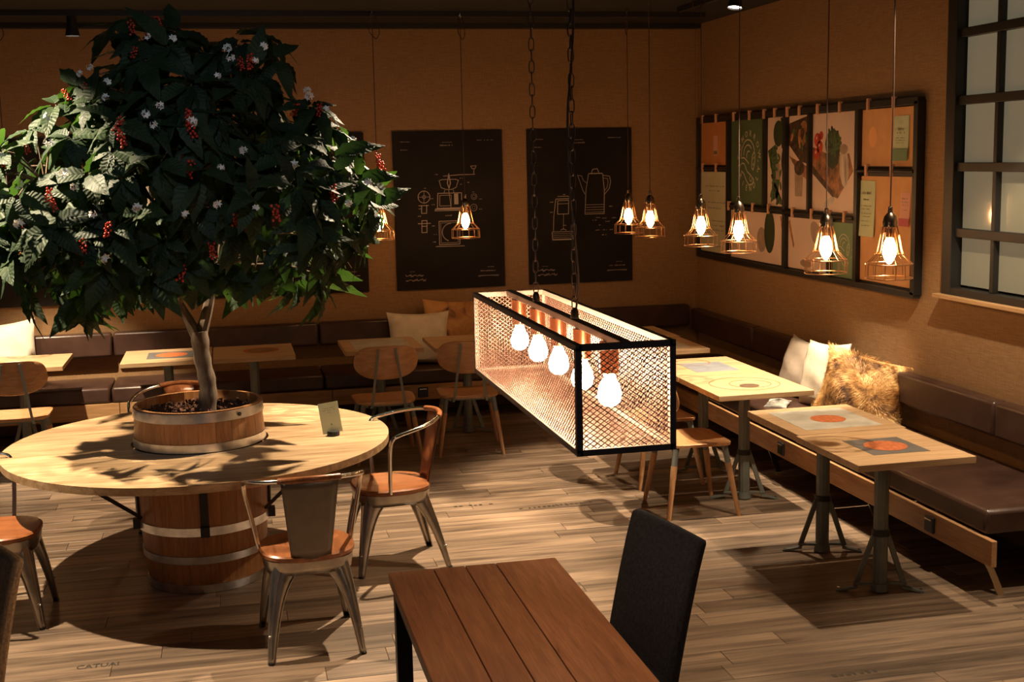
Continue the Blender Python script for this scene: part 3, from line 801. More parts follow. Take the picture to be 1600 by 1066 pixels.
# ---------------------------------------------------------------- the coffee tree
TP = Vector((-.155, 6.77, .89))
tree = empty('coffee_tree', TP, label='large leafy coffee tree with white blossoms and red berries growing from the barrel planter', cat='tree')
rt = random.Random(21)
outline_px = [(140, 50), (165, 8), (215, -5), (262, 12), (320, 26), (350, 45), (380, 30), (430, 42), (470, 75), (478, 100), (440, 125), (440, 165), (458, 150), (478, 128), (522, 158), (548, 205), (572, 240), (612, 288), (600, 345), (560, 400), (512, 470), (440, 474), (400, 455), (360, 470), (330, 505), (285, 505), (245, 500), (205, 488), (160, 505), (122, 500), (80, 470), (35, 458), (0, 430), (-40, 380), (-55, 310), (-30, 235), (10, 205), (45, 180), (75, 135), (112, 105), (150, 80)]
outl = [(lambda p: (p.x, p.z))(at_y(px, py, 6.6)) for px, py in outline_px]
def inside(x, z):
    c = False; n = len(outl)
    for i in range(n):
        x0, z0 = outl[i]; x1, z1 = outl[(i+1) % n]
        if (z0 > z) != (z1 > z) and x < (x1-x0)*(z-z0)/(z1-z0)+x0: c = not c
    return c
def edge_d(x, z):
    best = 9
    for i in range(len(outl)):
        a = Vector(outl[i]); b = Vector(outl[(i+1) % len(outl)]); p = Vector((x, z)); ab = b-a
        t_ = max(0, min(1, (p-a).dot(ab)/ab.dot(ab))); best = min(best, (a+ab*t_-p).length)
    return best
cc = Vector((-.19, 6.77, 2.15))
# trunk and limbs
def limb(pts, r0, r1, nm='branch', parent=tree, n=8, res=6):
    P = bez(pts, res); k = len(P)
    m = MB(TP); m.tube(P, [r0+(r1-r0)*(i/(k-1))**.8 for i in range(k)], n); m.build(nm, M_bark, parent, smooth=True); return P
limbs = []
tb = Vector((-.155, 6.77, .86)); fk = Vector((-.165, 6.76, 1.33))
m = MB(TP); P = bez([tb, Vector((-.135, 6.77, 1.02)), Vector((-.155, 6.76, 1.18)), fk], 6)
m.tube(P, [.052-.008*math.sin(i/(len(P)-1)*PI*.8)+.003*math.sin(i*1.7) for i in range(len(P))], 14); m.build('trunk', M_bark, tree, smooth=True)
specs = [([fk-Vector((0, 0, .05)), (-.25, 6.76, 1.46), (-.40, 6.72, 1.72), (-.62, 6.66, 1.95), (-.85, 6.60, 2.12)], .034, .010),
         ([fk-Vector((0, 0, .05)), (-.10, 6.77, 1.50), (-.06, 6.80, 1.75), (.02, 6.8, 2.1), (.05, 6.78, 2.55)], .034, .010),
         ([(-.30, 6.745, 1.56), (-.36, 6.85, 1.8), (-.38, 6.9, 2.1), (-.34, 6.85, 2.6)], .024, .009),
         ([(-.08, 6.79, 1.62), (.12, 6.74, 1.85), (.35, 6.68, 2.02), (.60, 6.62, 2.12)], .024, .008),
         ([(-.26, 6.755, 1.48), (-.22, 6.60, 1.75), (-.15, 6.42, 2.0), (-.16, 6.25, 2.25)], .022, .008),
         ([(-.07, 6.79, 1.70), (.02, 7.0, 1.95), (.15, 7.2, 2.2), (.2, 7.3, 2.4)], .022, .008),
         ([(-.40, 6.72, 1.72), (-.5, 6.95, 1.95), (-.65, 7.15, 2.1)], .018, .007),
         ([(-.30, 6.745, 1.56), (-.5, 6.6, 1.68), (-.75, 6.45, 1.75)], .018, .007),
         ([(-.08, 6.79, 1.62), (.1, 6.62, 1.72), (.35, 6.45, 1.78)], .018, .007),
         ([(-.34, 6.86, 2.0), (-.3, 6.65, 2.4), (-.38, 6.6, 2.75)], .016, .006)]
LP = []
for pts, a, b in specs: LP += limb(pts, a, b)
# leaves
def leaf_uv(me):
    ul = me.uv_layers.new(name='uv'); n = len(me.loops); vi = [0]*n; me.loops.foreach_get('vertex_index', vi); out = []
    for i in vi: i %= 55; out += [(i % 5)/4, (i//5)/10]
    ul.data.foreach_set('uv', out)
def leaf_mesh(seed, L=.16, W=.066):
    r = random.Random(seed); mb = MB(); NR = 10; vs = []; droop = r.uniform(.25, .55); fold = r.uniform(.10, .35); tw = r.uniform(-.3, .3)
    for i in range(NR+1):
        q = i/NR; w_ = W/2*(math.sin(PI*min(1, q**.85))**.85 if 0 < q < 1 else 0.0)+.0012; y = q*L
        cor = .0030*(1 if i % 2 else -1)
        for j in (-1, -.5, 0, .5, 1):
            ser = 1+(.07*(1 if i % 2 else -1) if abs(j) == 1 else 0)
            x = j*w_*ser; z = abs(x)*fold+cor*(1-abs(j)*.4)*(1 if j else -.6)*(w_/(W/2))
            yy = y-abs(j)*.012*(1 if i not in (0, NR) else 0)
            zz_ = z-droop*L*q*q; a = tw*q
            vs.append((x*math.cos(a)-zz_*math.sin(a)*0, yy*(1-.12*droop*q), zz_+x*math.sin(a)))
    fs = [(i*5+j, i*5+j+1, (i+1)*5+j+1, (i+1)*5+j) for i in range(NR) for j in range(4)]
    mb.add(vs, fs); return mb
leafv = [leaf_mesh(s, L, W) for s, L, W in ((1, .195, .078), (2, .17, .070), (3, .21, .082), (4, .155, .066), (5, .18, .078), (6, .135, .058))]
leafm = []
for i, lb in enumerate(leafv):
    me = lb.mesh('leaf'); me.materials.append(M_leaf if i % 2 else M_leaf2); me.polygons.foreach_set('use_smooth', [True]*len(me.polygons)); leaf_uv(me); leafm.append(me)
ros = []; tries = 0
while len(ros) < 215 and tries < 40000:
    tries += 1
    x = rt.uniform(-1.3, .95); z = rt.uniform(1.38, 3.0)
    if not inside(x, z): continue
    e = edge_d(x, z)
    if e < .05 or (-.42 < x < .06 and z < 1.60): continue
    dep = .80*min(1, math.sqrt(e/.42)) * (1 if z > 1.6 else .85)
    u = rt.random()
    s = rt.choice((-1, -1, 1)); y = 6.77+s*dep*(1-.55*u*u)
    p = Vector((x, y, z))
    if any((p-r[0]).length < .125 for r in ros): continue
    ros.append((p, e))
leaves = []; twigs = MB(TP)
for p, e in ros:
    near = min(LP, key=lambda q: (q-p).length*(1 if q.z < p.z+.1 else 1.5))
    mid = near.lerp(p, .55)+Vector((0, 0, .04)); twigs.tube(bez([near, mid, p], 3), [.006, .0055, .005, .0045, .004, .0035, .003][:7], 5)
    ax = (p-near); ax = (ax.normalized()*.7+(p-cc).normalized()*.7+Vector((0, 0, .15))).normalized()
    nl = rt.choice((6, 7, 8)); ph = rt.random()*6.28
    u = ax.orthogonal().normalized(); v = ax.cross(u)
    for k in range(nl):
        a = ph+2*PI*k/nl+rt.uniform(-.25, .25); el = rt.uniform(.15, .75)
        d = (u*math.cos(a)+v*math.sin(a))*math.cos(el)+ax*math.sin(el)
        d = (d+Vector((0, 0, -.55))).normalized()
        up = (ax*.75+Vector((0, 0, .55))); up = (up-d*up.dot(d))
        if up.length < .05: up = d.orthogonal()
        up.normalize(); up = Matrix.Rotation(rt.uniform(-.35, .35), 3, d) @ up
        xx = d.cross(up).normalized(); Rm = Matrix((xx, d, up)).transposed()
        leaves.append((p+d*rt.uniform(.008, .03), Rm, rt.randrange(6), rt.uniform(.9, 1.25)))
twigs.build('twigs', M_bark, tree, smooth=True, kind='stuff')
def frontness(l):
    c_ = l[0]+l[1] @ Vector((0, .08, 0)); return c_.y - .35*edge_d(c_.x, c_.z)
leaves.sort(key=frontness)
bulk = MB(TP); bulk2 = MB(TP)
for i, (p, Rm, vi, sc) in enumerate(leaves):
    if i < 300:
        o = bpy.data.objects.new('leaf', leafm[vi]); COL.objects.link(o); o.parent = tree
        mm = Rm.to_4x4() @ Matrix.Scale(sc, 4); mm.translation = p-TP; o.matrix_local = mm
    else:
        b_ = bulk if vi % 2 else bulk2; b_.add([Rm @ (v*sc)+p for v in leafv[vi].v], leafv[vi].f)
for b_, mt in ((bulk, M_leaf), (bulk2, M_leaf2)):
    fo = b_.build('foliage', mt, tree, smooth=True, kind='stuff'); leaf_uv(fo.data)
# blossom and berry clusters
def blossom_mesh():
    mb = MB(); r = random.Random(4)
    for k in range(7):
        d = Vector((r.uniform(-1, 1), r.uniform(-1, 1), r.uniform(-.4, 1))).normalized(); c_ = d*.014; u = d.orthogonal().normalized(); v = d.cross(u)
        for j in range(5):
            a = 2*PI*j/5; e = u*math.cos(a)+v*math.sin(a); s_ = d.cross(e)
            mb.add([c_, c_+e*.007+s_*.0042+d*.002, c_+e*.017+d*.001, c_+e*.007-s_*.0042+d*.002], [(0, 1, 2, 3)])
    return mb
def berry_mesh(seed):
    mb = MB(); r = random.Random(seed)
    for k in range(16):
        z = -.075*k/16; a = k*2.4; rr = .012+.004*math.sin(k)
        mb.sphere((rr*math.cos(a), rr*math.sin(a), z), r.uniform(.0055, .0075), 7, 5)
    return mb
bl = blossom_mesh().mesh('blossom'); bl.materials.append(M_flower)
bs_ = []
for s in (1, 2):
    me = berry_mesh(s).mesh('berries'); me.materials.append(M_berry); me.polygons.foreach_set('use_smooth', [True]*len(me.polygons)); bs_.append(me)
def surf_y(x, z):
    e = edge_d(x, z) if inside(x, z) else 0
    return 6.77-.80*min(1, math.sqrt(e/.42))-.09
fl = [(270, 60), (230, 57), (250, 165), (340, 118), (345, 262), (380, 235), (340, 320), (240, 195), (228, 178), (165, 152), (168, 128), (75, 182), (115, 292), (75, 222), (28, 288), (5, 240), (165, 405), (480, 142), (483, 150), (412, 72), (355, 75), (398, 95), (145, 335), (215, 325), (460, 258), (510, 170), (550, 220), (575, 285), (400, 325), (290, 335), (545, 318), (430, 250), (360, 90), (125, 115), (140, 105), (30, 350), (100, 270), (300, 190)]
be = [(245, 36), (213, 85), (135, 140), (190, 195), (185, 215), (78, 305), (80, 320), (40, 232), (10, 255), (170, 358), (130, 385), (128, 405), (35, 362), (295, 182), (300, 262), (370, 345), (378, 358), (288, 425), (390, 95), (465, 172), (500, 172), (590, 250), (595, 262), (295, 200), (375, 100), (205, 42), (100, 150), (430, 330), (330, 390), (520, 300)]
for px, py in fl:
    p = at_y(px, py, 6.77); Y = surf_y(p.x, p.z); p = at_y(px, py, Y+.02); Y = surf_y(p.x, p.z); p = at_y(px, py, Y)
    o = bpy.data.objects.new('blossom', bl); COL.objects.link(o); o.parent = tree; o.location = p-TP; o.rotation_euler = (rt.random()*.8, rt.random()*.8, rt.random()*6); s = rt.uniform(.8, 1.25); o.scale = (s, s, s)
for px, py in be:
    p = at_y(px, py, 6.77); Y = surf_y(p.x, p.z); p = at_y(px, py, Y+.02)
    o = bpy.data.objects.new('berry_cluster', rt.choice(bs_)); COL.objects.link(o); o.parent = tree; o.location = p-TP+Vector((0, 0, .03)); o.rotation_euler = (rt.uniform(-.4, .4), rt.uniform(-.4, .4), rt.random()*6); s = rt.uniform(.7, 1.1); o.scale = (s, s, s)

# ---------------------------------------------------------------- pendants
def pendant():
    t = empty('cage_pendant', (0, 0, 0))   # base = lower ring of the cage
    m = MB(); NW = 14
    prof = [(.030, .262), (.042, .225), (.060, .135), (.068, .115), (.110, .072), (.111, .003)]
    for k in range(NW):
        a = 2*PI*k/NW; m.tube([(r*math.cos(a), r*math.sin(a), z) for r, z in prof], .0021, 5)
    for r, z in ((.030, .262), (.066, .118), (.110, .072), (.111, .003)):
        m.tube([(r*math.cos(2*PI*k/32), r*math.sin(2*PI*k/32), z) for k in range(32)], .0030, 6, closed=True)
    m.build('wire_cage', M_wire, t, smooth=True)
    m = MB(); m.lathe([(.001, .200), (.022, .200), (.024, .245), (.034, .250), (.035, .275), (.028, .300), (.018, .312), (.012, .318), (.011, .345), (.004, .350), (.001, .350)], 20); m.build('lamp_cap', M_cap, t, smooth=True)
    m = MB(); m.lathe([(.0005, .070), (.009, .074), (.023, .094), (.033, .122), (.034, .145), (.027, .172), (.016, .198), (.001, .200)], 18); m.build('bulb', M_bulb, t, smooth=True)
    H = ZC-1.575
    m = MB(); m.tube([(0, 0, .345), (.004, 0, H*.5), (0, 0, H-.10), (0, 0, H-.03)], .0032, 6)
    m.tube(bez([(0, 0, H-.03), (-.03, 0, H-.06), (-.055, 0, H-.16), (-.03, 0, H-.21), (.0, 0, H-.19), (.03, 0, H-.14), (.02, 0, H-.02)], 5), .0032, 6)
    m.build('cord', M_cord, t, smooth=True)
    m = MB(); m.tube(bez([(0, 0, H), (0, 0, H-.02), (.012, 0, H-.032), (0, 0, H-.045), (-.012, 0, H-.03)], 4), .0035, 6); m.build('ceiling_hook', M_bolt, t, smooth=True)
    return t
pp = pendant(); G = 'copper wire cage pendants'
PL = [(3.12, 5.544, 0, 'lit copper cage pendant before the lower right of the picture board, nearest of all'),
      (3.12, 6.207, -.03, 'lit copper cage pendant in front of the small green print on the board'),
      (3.12, 7.388, .0, 'lit copper cage pendant hanging below the large green logo print'),
      (3.12, 8.033, .0, 'lit copper cage pendant in front of the room corner, left of the picture board'),
      (3.12, 9.076, .0, 'lit copper cage pendant beside the poster of coffee pots, right one of the pair'),
      (3.12, 9.60, .0, 'lit copper cage pendant overlapping the right edge of the coffee pot poster'),
      (1.177, 9.9, .0, 'lit copper cage pendant between two posters beside the tree crown'),
      (1.861, 9.9, -.01, 'lit copper cage pendant in front of the coffee mill poster'),
      (-.496, 9.9, .0, 'lit copper cage pendant glowing through the tree leaves'),
      (-1.542, 9.9, -.01, 'lit copper cage pendant at the left photo edge behind the leaves')]
for i, (x, y, dz, lb) in enumerate(PL):
    place(pp, i == 0, x, y, rt.random()*6 if i else 0, lb, G, 'pendant lamp', 1.575+dz)

# ---------------------------------------------------------------- hanging mesh lamp
LX0, LX1, LY0, LY1, LZ0, LZ1 = .784, 1.015, 2.80, 4.03, 1.506, 1.756
LXC = (LX0+LX1)/2; O = Vector((LXC, (LY0+LY1)/2, LZ0))
lamp = empty('mesh_box_lamp', O, label='long bronze frame lamp with expanded metal mesh and five glowing bulbs hanging on chains', cat='pendant lamp')
m = MB(O); s_ = .0155
for x in (LX0, LX1):
    for z in (LZ0, LZ1): m.box((x, (LY0+LY1)/2, z), (s_, LY1-LY0+s_, s_))
    for y in (LY0, LY1): m.box((x, y, (LZ0+LZ1)/2), (s_, s_, LZ1-LZ0))
for y in (LY0, LY1):
    for z in (LZ0, LZ1): m.box((LXC, y, z), (LX1-LX0, s_, s_))
m.build('frame', M_lampframe, lamp, bevel=.001)
m = MB(O); m.box((LXC, (LY0+LY1)/2, LZ1+.002), (.026, LY1-LY0+.01, .018)); m.build('top_bar', M_lampframe, lamp, bevel=.002)
def expanded(pf, W, H, cw, ch, nm):
    """diamond lattice of flattened strands with a slight twist, W x H metres"""
    nx = int(round(W/cw)); nz = int(round(H/(ch/2))); mb = MB(O); cw = W/nx; hz = H/nz; t_ = .0014; b_ = .0004
    for j in range(nz):
        for i in range(2*nx):
            x0 = i*cw/2; x1 = x0+cw/2
            z0, z1 = (j*hz, (j+1)*hz) if (i+j) % 2 == 0 else ((j+1)*hz, j*hz)
            vs = []
            for (x, z) in ((x0, z0), (x1, z1)):
                for (dz, dn) in ((-t_, -b_), (t_, -b_), (t_, b_), (-t_, b_)): vs.append(pf(x, min(H, max(0, z+dz)), dn))
            mb.add(vs, [(0, 1, 5, 4), (1, 2, 6, 5), (2, 3, 7, 6), (3, 0, 4, 7)])
    mb.build(nm, M_mesh, lamp)
LL = LY1-LY0; LW = LX1-LX0; LH = LZ1-LZ0
expanded(lambda u, v, n: (LX0+n, LY0+u, LZ0+v), LL, LH, .0180, .0130, 'mesh_panel')
expanded(lambda u, v, n: (LX1+n, LY0+u, LZ0+v), LL, LH, .0180, .0130, 'mesh_panel')
expanded(lambda u, v, n: (LX0+u, LY0+n, LZ0+v), LW, LH, .0180, .0130, 'mesh_panel')
expanded(lambda u, v, n: (LX0+u, LY1+n, LZ0+v), LW, LH, .0180, .0130, 'mesh_panel')
expanded(lambda u, v, n: (LX0+v, LY0+u, LZ0+n), LL, LW, .0180, .0130, 'mesh_panel')
for k in range(5):
    y = LY0+.13+k*(LL-.26)/4
    m = MB(O); m.lathe([(.001, LZ1-.008), (.0235, LZ1-.008), (.0235, LZ1-.085), (.020, LZ1-.088), (.001, LZ1-.088)], 24, c=(LXC, y, 0)); m.build('socket', M_copper, lamp, smooth=True)
    m = MB(O); m.lathe([(.013, LZ1-.086), (.015, LZ1-.098), (.026, LZ1-.120), (.030, LZ1-.140), (.026, LZ1-.158), (.014, LZ1-.168), (.0005, LZ1-.171)], 22, c=(LXC, y, 0)); m.build('bulb', M_bulb2, lamp, smooth=True)
lk = MB(); lk.tube([(.0068*math.cos(a), 0, .0155*math.sin(a)+(.008 if math.sin(a) > 0 else -.008)*0) if False else (.0075*math.copysign(abs(math.cos(a))**.6, math.cos(a)), 0, .0185*math.copysign(abs(math.sin(a))**.8, math.sin(a))) for a in [2*PI*k/14 for k in range(14)]], .0018, 6, closed=True)
lme = lk.mesh('link'); lme.materials.append(M_chain); lme.polygons.foreach_set('use_smooth', [True]*len(lme.polygons))
for cy, seed in ((3.24, 0), (3.67, 1)):
    m = MB(O); m.lathe([(.001, 0), (.012, 0), (.010, .022), (.004, .03), (.001, .03)], 12, c=(LXC, cy, LZ1+.01)); ch = m.build('chain', M_chain, lamp, smooth=True)
    z = LZ1+.052; k = 0
    while z < ZC-.01:
        o = bpy.data.objects.new('link', lme); COL.objects.link(o); o.parent = ch; o.location = Vector((LXC, cy, z))-O; o.rotation_euler = (0, 0, (k % 2)*PI/2+.35*math.sin(z*1.3+seed)); z += .0325; k += 1
m = MB(O); cp = [(LXC, 3.24, LZ1+.01), (LXC+.012, 3.24, 1.86), (LXC+.004, 3.24, 1.98), (LXC-.012, 3.23, 2.12), (LXC-.014, 3.23, 2.30), (LXC+.002, 3.235, 2.46), (LXC+.010, 3.24, 2.62), (LXC+.006, 3.24, 3.0), (LXC+.006, 3.24, ZC)]
m.tube(bez(cp, 5), .0030, 6); m.build('power_cord', M_chain, lamp, smooth=True)

# ---------------------------------------------------------------- posters on the back wall
def poster(x0, x1, z0, z1, label, draw):
    t = empty('poster', ((x0+x1)/2, YB, z0), label=label, cat='poster', group='black patent drawing posters'); O = Vector(((x0+x1)/2, YB, z0))
    m = MB(O); m.box(((x0+x1)/2, YB-.012, (z0+z1)/2), (x1-x0, .022, z1-z0)); m.build('board', M_poster, t, bevel=.001)
    if draw:
        ink = MB(O); W, H = x1-x0, z1-z0; yp = YB-.0236
        def P(u, v): return Vector((x0+u*W, yp, z1-v*H))
        def stroke(pts, wd=.0045, close=False):
            q = [P(*p) for p in pts]
            if close: q.append(q[0])
            for a, b in zip(q[:-1], q[1:]):
                d = (b-a)
                if d.length < 1e-5: continue
                d.normalize(); n = Vector((-d.z, 0, d.x))*wd/2; ink.add([a-n-d*wd*.3, b-n+d*wd*.3, b+n+d*wd*.3, a+n-d*wd*.3], [(0, 1, 2, 3)])
        def circ(u, v, r, wd=.0045, n=22, a0=0, a1=2*PI, e=1): stroke([(u+r*math.cos(a0+(a1-a0)*k/n), v+r*e*W/H*math.sin(a0+(a1-a0)*k/n)) for k in range(n+1)], wd)
        def rect(u0, v0, u1, v1, wd=.0045): stroke([(u0, v0), (u1, v0), (u1, v1), (u0, v1)], wd, True)
        def fill(u0, v0, u1, v1): ink.add([P(u0, v0), P(u1, v0), P(u1, v1), P(u0, v1)], [(0, 1, 2, 3)])
        def scr(u, v, L, h, n): scribble(ink, P(u, v).x, yp, P(u, v).z, L*W, h, n, sr, 'xz')
        draw(stroke, circ, rect, fill, scr)
        ink.build('printed_drawing', M_ink, t, kind='stuff')
    return t
sr = random.Random(11)
def header(stroke, circ, rect, fill, scr, two=True):
    scr(.07, .065, .09, .007, 7); scr(.07, .115, .07, .005, 6); scr(.45, .072, .09, .007, 7); scr(.43, .092, .12, .011, 9); scr(.77, .062, .15, .006, 12)
    scr(.12, .885, .06, .005, 5)
    for v, L, u in ((.915, .17, .08), (.945, .19, .08)):
        pts = []; n = 26
        for k in range(n): pts.append((u+L*k/n, v-.010*abs(math.sin(k*1.7+v*40))*(1.6 if k % 7 == 0 else 1)+.003*math.sin(k*.9)))
        stroke(pts, .0045)
    scr(.84, .872, .06, .005, 5); scr(.77, .898, .16, .009, 12)
    pts = [(.75+.19*k/24, .932-.009*abs(math.sin(k*1.5))) for k in range(25)]; stroke(pts, .004)
def draw_mill(stroke, circ, rect, fill, scr):
    header(stroke, circ, rect, fill, scr)
    X = lambda x, y: ((x-198-(y-97)*.034)/652, (y-97)/925)
    def S_(pts, wd=.0045, c=False): stroke([X(*p) for p in pts], wd, c)
    def C_(x, y, r, wd=.0045, a0=0, a1=2*PI): u, v = X(x, y); circ(u, v, r/652, wd, 24, a0, a1)
    S_([(468, 458), (610, 458), (612, 545), (466, 545)], .006, True); S_([(480, 470), (548, 470), (548, 532), (480, 532)], .004, True)
    S_([(455, 548), (625, 548), (628, 560), (452, 560)], .006, True); S_([(455, 552), (625, 553)], .008)
    u0, v0 = X(565, 462); u1, v1 = X(592, 525); fill(u0, v0, u1, v1)
    S_([(475, 385), (490, 378), (575, 378), (592, 385)], .005); S_([(476, 385), (488, 425), (520, 437), (550, 437), (578, 425), (590, 385)], .005)
    S_([(510, 440), (505, 458)], .004); S_([(560, 440), (565, 458)], .004)
    S_([(533, 345), (525, 400), (535, 430), (543, 400), (533, 345)], .008); S_([(533, 440), (548, 545)], .004)
    S_([(500, 358), (600, 352), (690, 352)], .005); S_([(682, 352), (684, 320)], .005); S_([(664, 303), (672, 318), (690, 318), (697, 302), (664, 303)], .005)
    C_(386, 477, 35, .006); C_(386, 477, 10, .003); S_([(352, 477), (420, 477)], .003); S_([(386, 443), (386, 511)], .003)
    S_([(372, 525), (372, 572), (402, 572), (402, 525)], .006); S_([(355, 527), (412, 527)], .006); S_([(355, 545), (372, 545)], .004)
    S_([(374, 615), (374, 685), (404, 685), (404, 615), (374, 615)], .006); S_([(352, 632), (425, 632)], .006); S_([(374, 648), (404, 648)], .006)
    C_(684, 547, 20, .006); C_(684, 547, 9, .003); C_(685, 482, 17, .004); C_(685, 482, 9, .004)
    S_([(476, 622), (600, 622), (602, 760), (480, 760)], .006, True); S_([(486, 632), (590, 632), (592, 750), (490, 750)], .003, True)
    C_(548, 688, 52, .007, PI*.6, PI*1.5); S_([(458, 770), (630, 772)], .005)
    for x, y in ((450, 350), (600, 375), (600, 410), (425, 490), (432, 525), (350, 590), (435, 650), (445, 700), (440, 745), (716, 500), (716, 560), (535, 590), (380, 428), (675, 458), (640, 400)): u, v = X(x, y); scr(u, v, .03, .008, 3)
    u, v = X(515, 592); scr(u, v, .07, .009, 5)
def draw_pot(stroke, circ, rect, fill, scr):
    header(stroke, circ, rect, fill, scr)
    X = lambda x, y: ((x-80-(y-85)*.027)/630, (y-85)/915)
    def S_(pts, wd=.0045, c=False): stroke([X(*p) for p in pts], wd, c)
    S_([(258, 495), (342, 495)], .006); S_([(268, 480), (332, 480), (342, 495)], .005); S_([(300, 470), (312, 470)], .006)
    S_([(256, 497), (245, 600), (244, 688)], .005); S_([(344, 497), (360, 600), (364, 688)], .005)
    S_([(268, 505), (334, 505), (334, 585), (268, 585)], .005, True); S_([(268, 524), (334, 524)], .003); S_([(304, 588), (304, 680)], .003)
    for k in range(5): S_([(240, 690+k*11), (366, 690+k*11)], .005 if k in (0, 4) else .003)
    S_([(236, 690), (240, 738), (364, 738), (368, 690)], .006); S_([(288, 680), (304, 672), (322, 682)], .005)
    S_([(455, 350), (535, 350)], .008); S_([(470, 345), (478, 325), (505, 322), (515, 345)], .006)
    S_([(452, 352), (438, 450), (434, 585)], .006); S_([(538, 352), (550, 450), (551, 585)], .006)
    S_([(434, 590), (552, 590)], .006)
    for k in range(4): S_([(436, 535+k*15), (550, 535+k*15)], .004)
    S_([(385, 358), (410, 362), (422, 390), (440, 405)], .005); S_([(387, 360), (400, 395), (420, 450), (432, 470)], .005)
    S_([(540, 362), (580, 368), (588, 400), (580, 440), (552, 475)], .005); S_([(540, 378), (568, 382), (572, 405), (566, 435), (550, 455)], .004)
    for x, y in ((480, 630), (500, 615), (540, 620), (560, 640), (520, 660), (545, 690), (500, 690), (540, 720), (580, 690), (600, 620), (575, 550), (215, 515), (215, 575), (295, 655)): u, v = X(x, y); scr(u, v, .045, .009, 4)
def draw_hidden(stroke, circ, rect, fill, scr):
    header(stroke, circ, rect, fill, scr); rect(.35, .35, .65, .6); circ(.5, .3, .08)
    stroke([(.70, .845), (.74, .80), (.78, .79), (.82, .81), (.85, .845)], .006)
poster(-2.18, -1.222, 1.072, 2.430, 'black poster at the left photo edge behind the tree leaves', None)
poster(-.985, -.027, 1.072, 2.430, 'black poster almost wholly hidden behind the tree crown', draw_hidden)
poster(.225, 1.183, 1.072, 2.430, 'black patent drawing poster whose right edge shows beside the tree crown', draw_hidden)
poster(1.428, 2.388, 1.068, 2.430, 'black poster with white line drawing of a coffee mill', draw_mill)
poster(2.611, 3.570, 1.068, 2.430, 'black poster with white line drawings of two coffee pots', draw_pot)

# ---------------------------------------------------------------- picture board on the right wall
BY0, BY1, BZ0, BZ1 = 7.06, 10.77, 1.29, 2.485
board = empty('picture_board', (XR, 8.9, BZ0), label='wide black-framed board with orange, green and food prints on the right wall', cat='picture board'); O = Vector((XR, 8.9, BZ0))
XB = XR-.06
m = MB(O)
m.box((XR-.035, (BY0+BY1)/2, BZ1), (.05, BY1-BY0, .045)); m.box((XR-.035, (BY0+BY1)/2, BZ0), (.05, BY1-BY0, .04))
m.box((XR-.035, BY0+.02, (BZ0+BZ1)/2), (.05, .05, BZ1-BZ0)); m.box((XR-.035, BY1-.01, (BZ0+BZ1)/2), (.05, .03, BZ1-BZ0))
m.build('frame', M_black, board, bevel=.003)
for y, z0, z1 in ((10.07, BZ0, BZ1), (9.335, 1.75, BZ1), (8.955, BZ0, BZ1), (8.552, 1.73, BZ1), (8.225, BZ0, 1.73), (7.83, BZ0, BZ1)):
    m = MB(O); m.box((XR-.035, y, (z0+z1)/2), (.045, .045 if z1-z0 > 1 else .03, z1-z0)); m.build('upright', M_black, board)
for y0, y1, z in ((10.07, 10.76, 2.06), (8.95, 10.07, 1.745), (7.85, 8.95, 1.735), (7.09, 7.81, 2.055)):
    m = MB(O); m.tube([(XR-.055, y0, z), (XR-.055, y1, z)], .014, 10); m.build('rod', M_blacksteel, board, smooth=True)
m = MB(O); m.box((XR-.008, (BY0+BY1)/2, (BZ0+BZ1)/2), (.014, BY1-BY0, BZ1-BZ0)); m.build('backing', M_black, board)
def panel(nm, y0, y1, z0, z1, mt, dx=0, parent=board):
    m = MB(O); m.box((XR-.022-dx, (y0+y1)/2, (z0+z1)/2), (.006, y1-y0, z1-z0)); return m.build(nm, mt, parent)
def flat(nm, pts, mt, parent, dx=.0005, base=XR-.0252):
    """flat print on a panel: pts are (y, z)"""
    m = MB(O); m.add([(base-dx, y, z) for y, z in pts], [tuple(range(len(pts)))]); return m.build(nm, mt, parent)
def ell(cy, cz, ry, rz, a=0, n=20):
    return [(cy+ry*math.cos(t_)*math.cos(a)-rz*math.sin(t_)*math.sin(a), cz+ry*math.cos(t_)*math.sin(a)+rz*math.sin(t_)*math.cos(a)) for t_ in [2*PI*k/n for k in range(n)]]
p1 = panel('orange_print', 10.10, 10.74, 2.09, 2.455, M_orange)
flat('small_photo', [(10.45, 2.17), (10.35, 2.17), (10.35, 2.34), (10.45, 2.34)], M_pink, p1); flat('small_photo', [(10.44, 2.18), (10.36, 2.18), (10.36, 2.21), (10.44, 2.21)], M_text, p1, .001)
p2 = panel('letter_print', 10.10, 10.74, 1.33, 2.03, M_cream); mt_ = MB(O)
for z, L in ((1.90, .44), (1.86, .25), (1.76, .50), (1.71, .30), (1.60, .52), (1.56, .46), (1.52, .42), (1.47, .26), (1.38, .40)):
    scribble(mt_, XR-.0262, 10.42+L/2, z, L, .014, int(L/.018), sr, 'yz')
mt_.build('letter_text', M_text, p2)
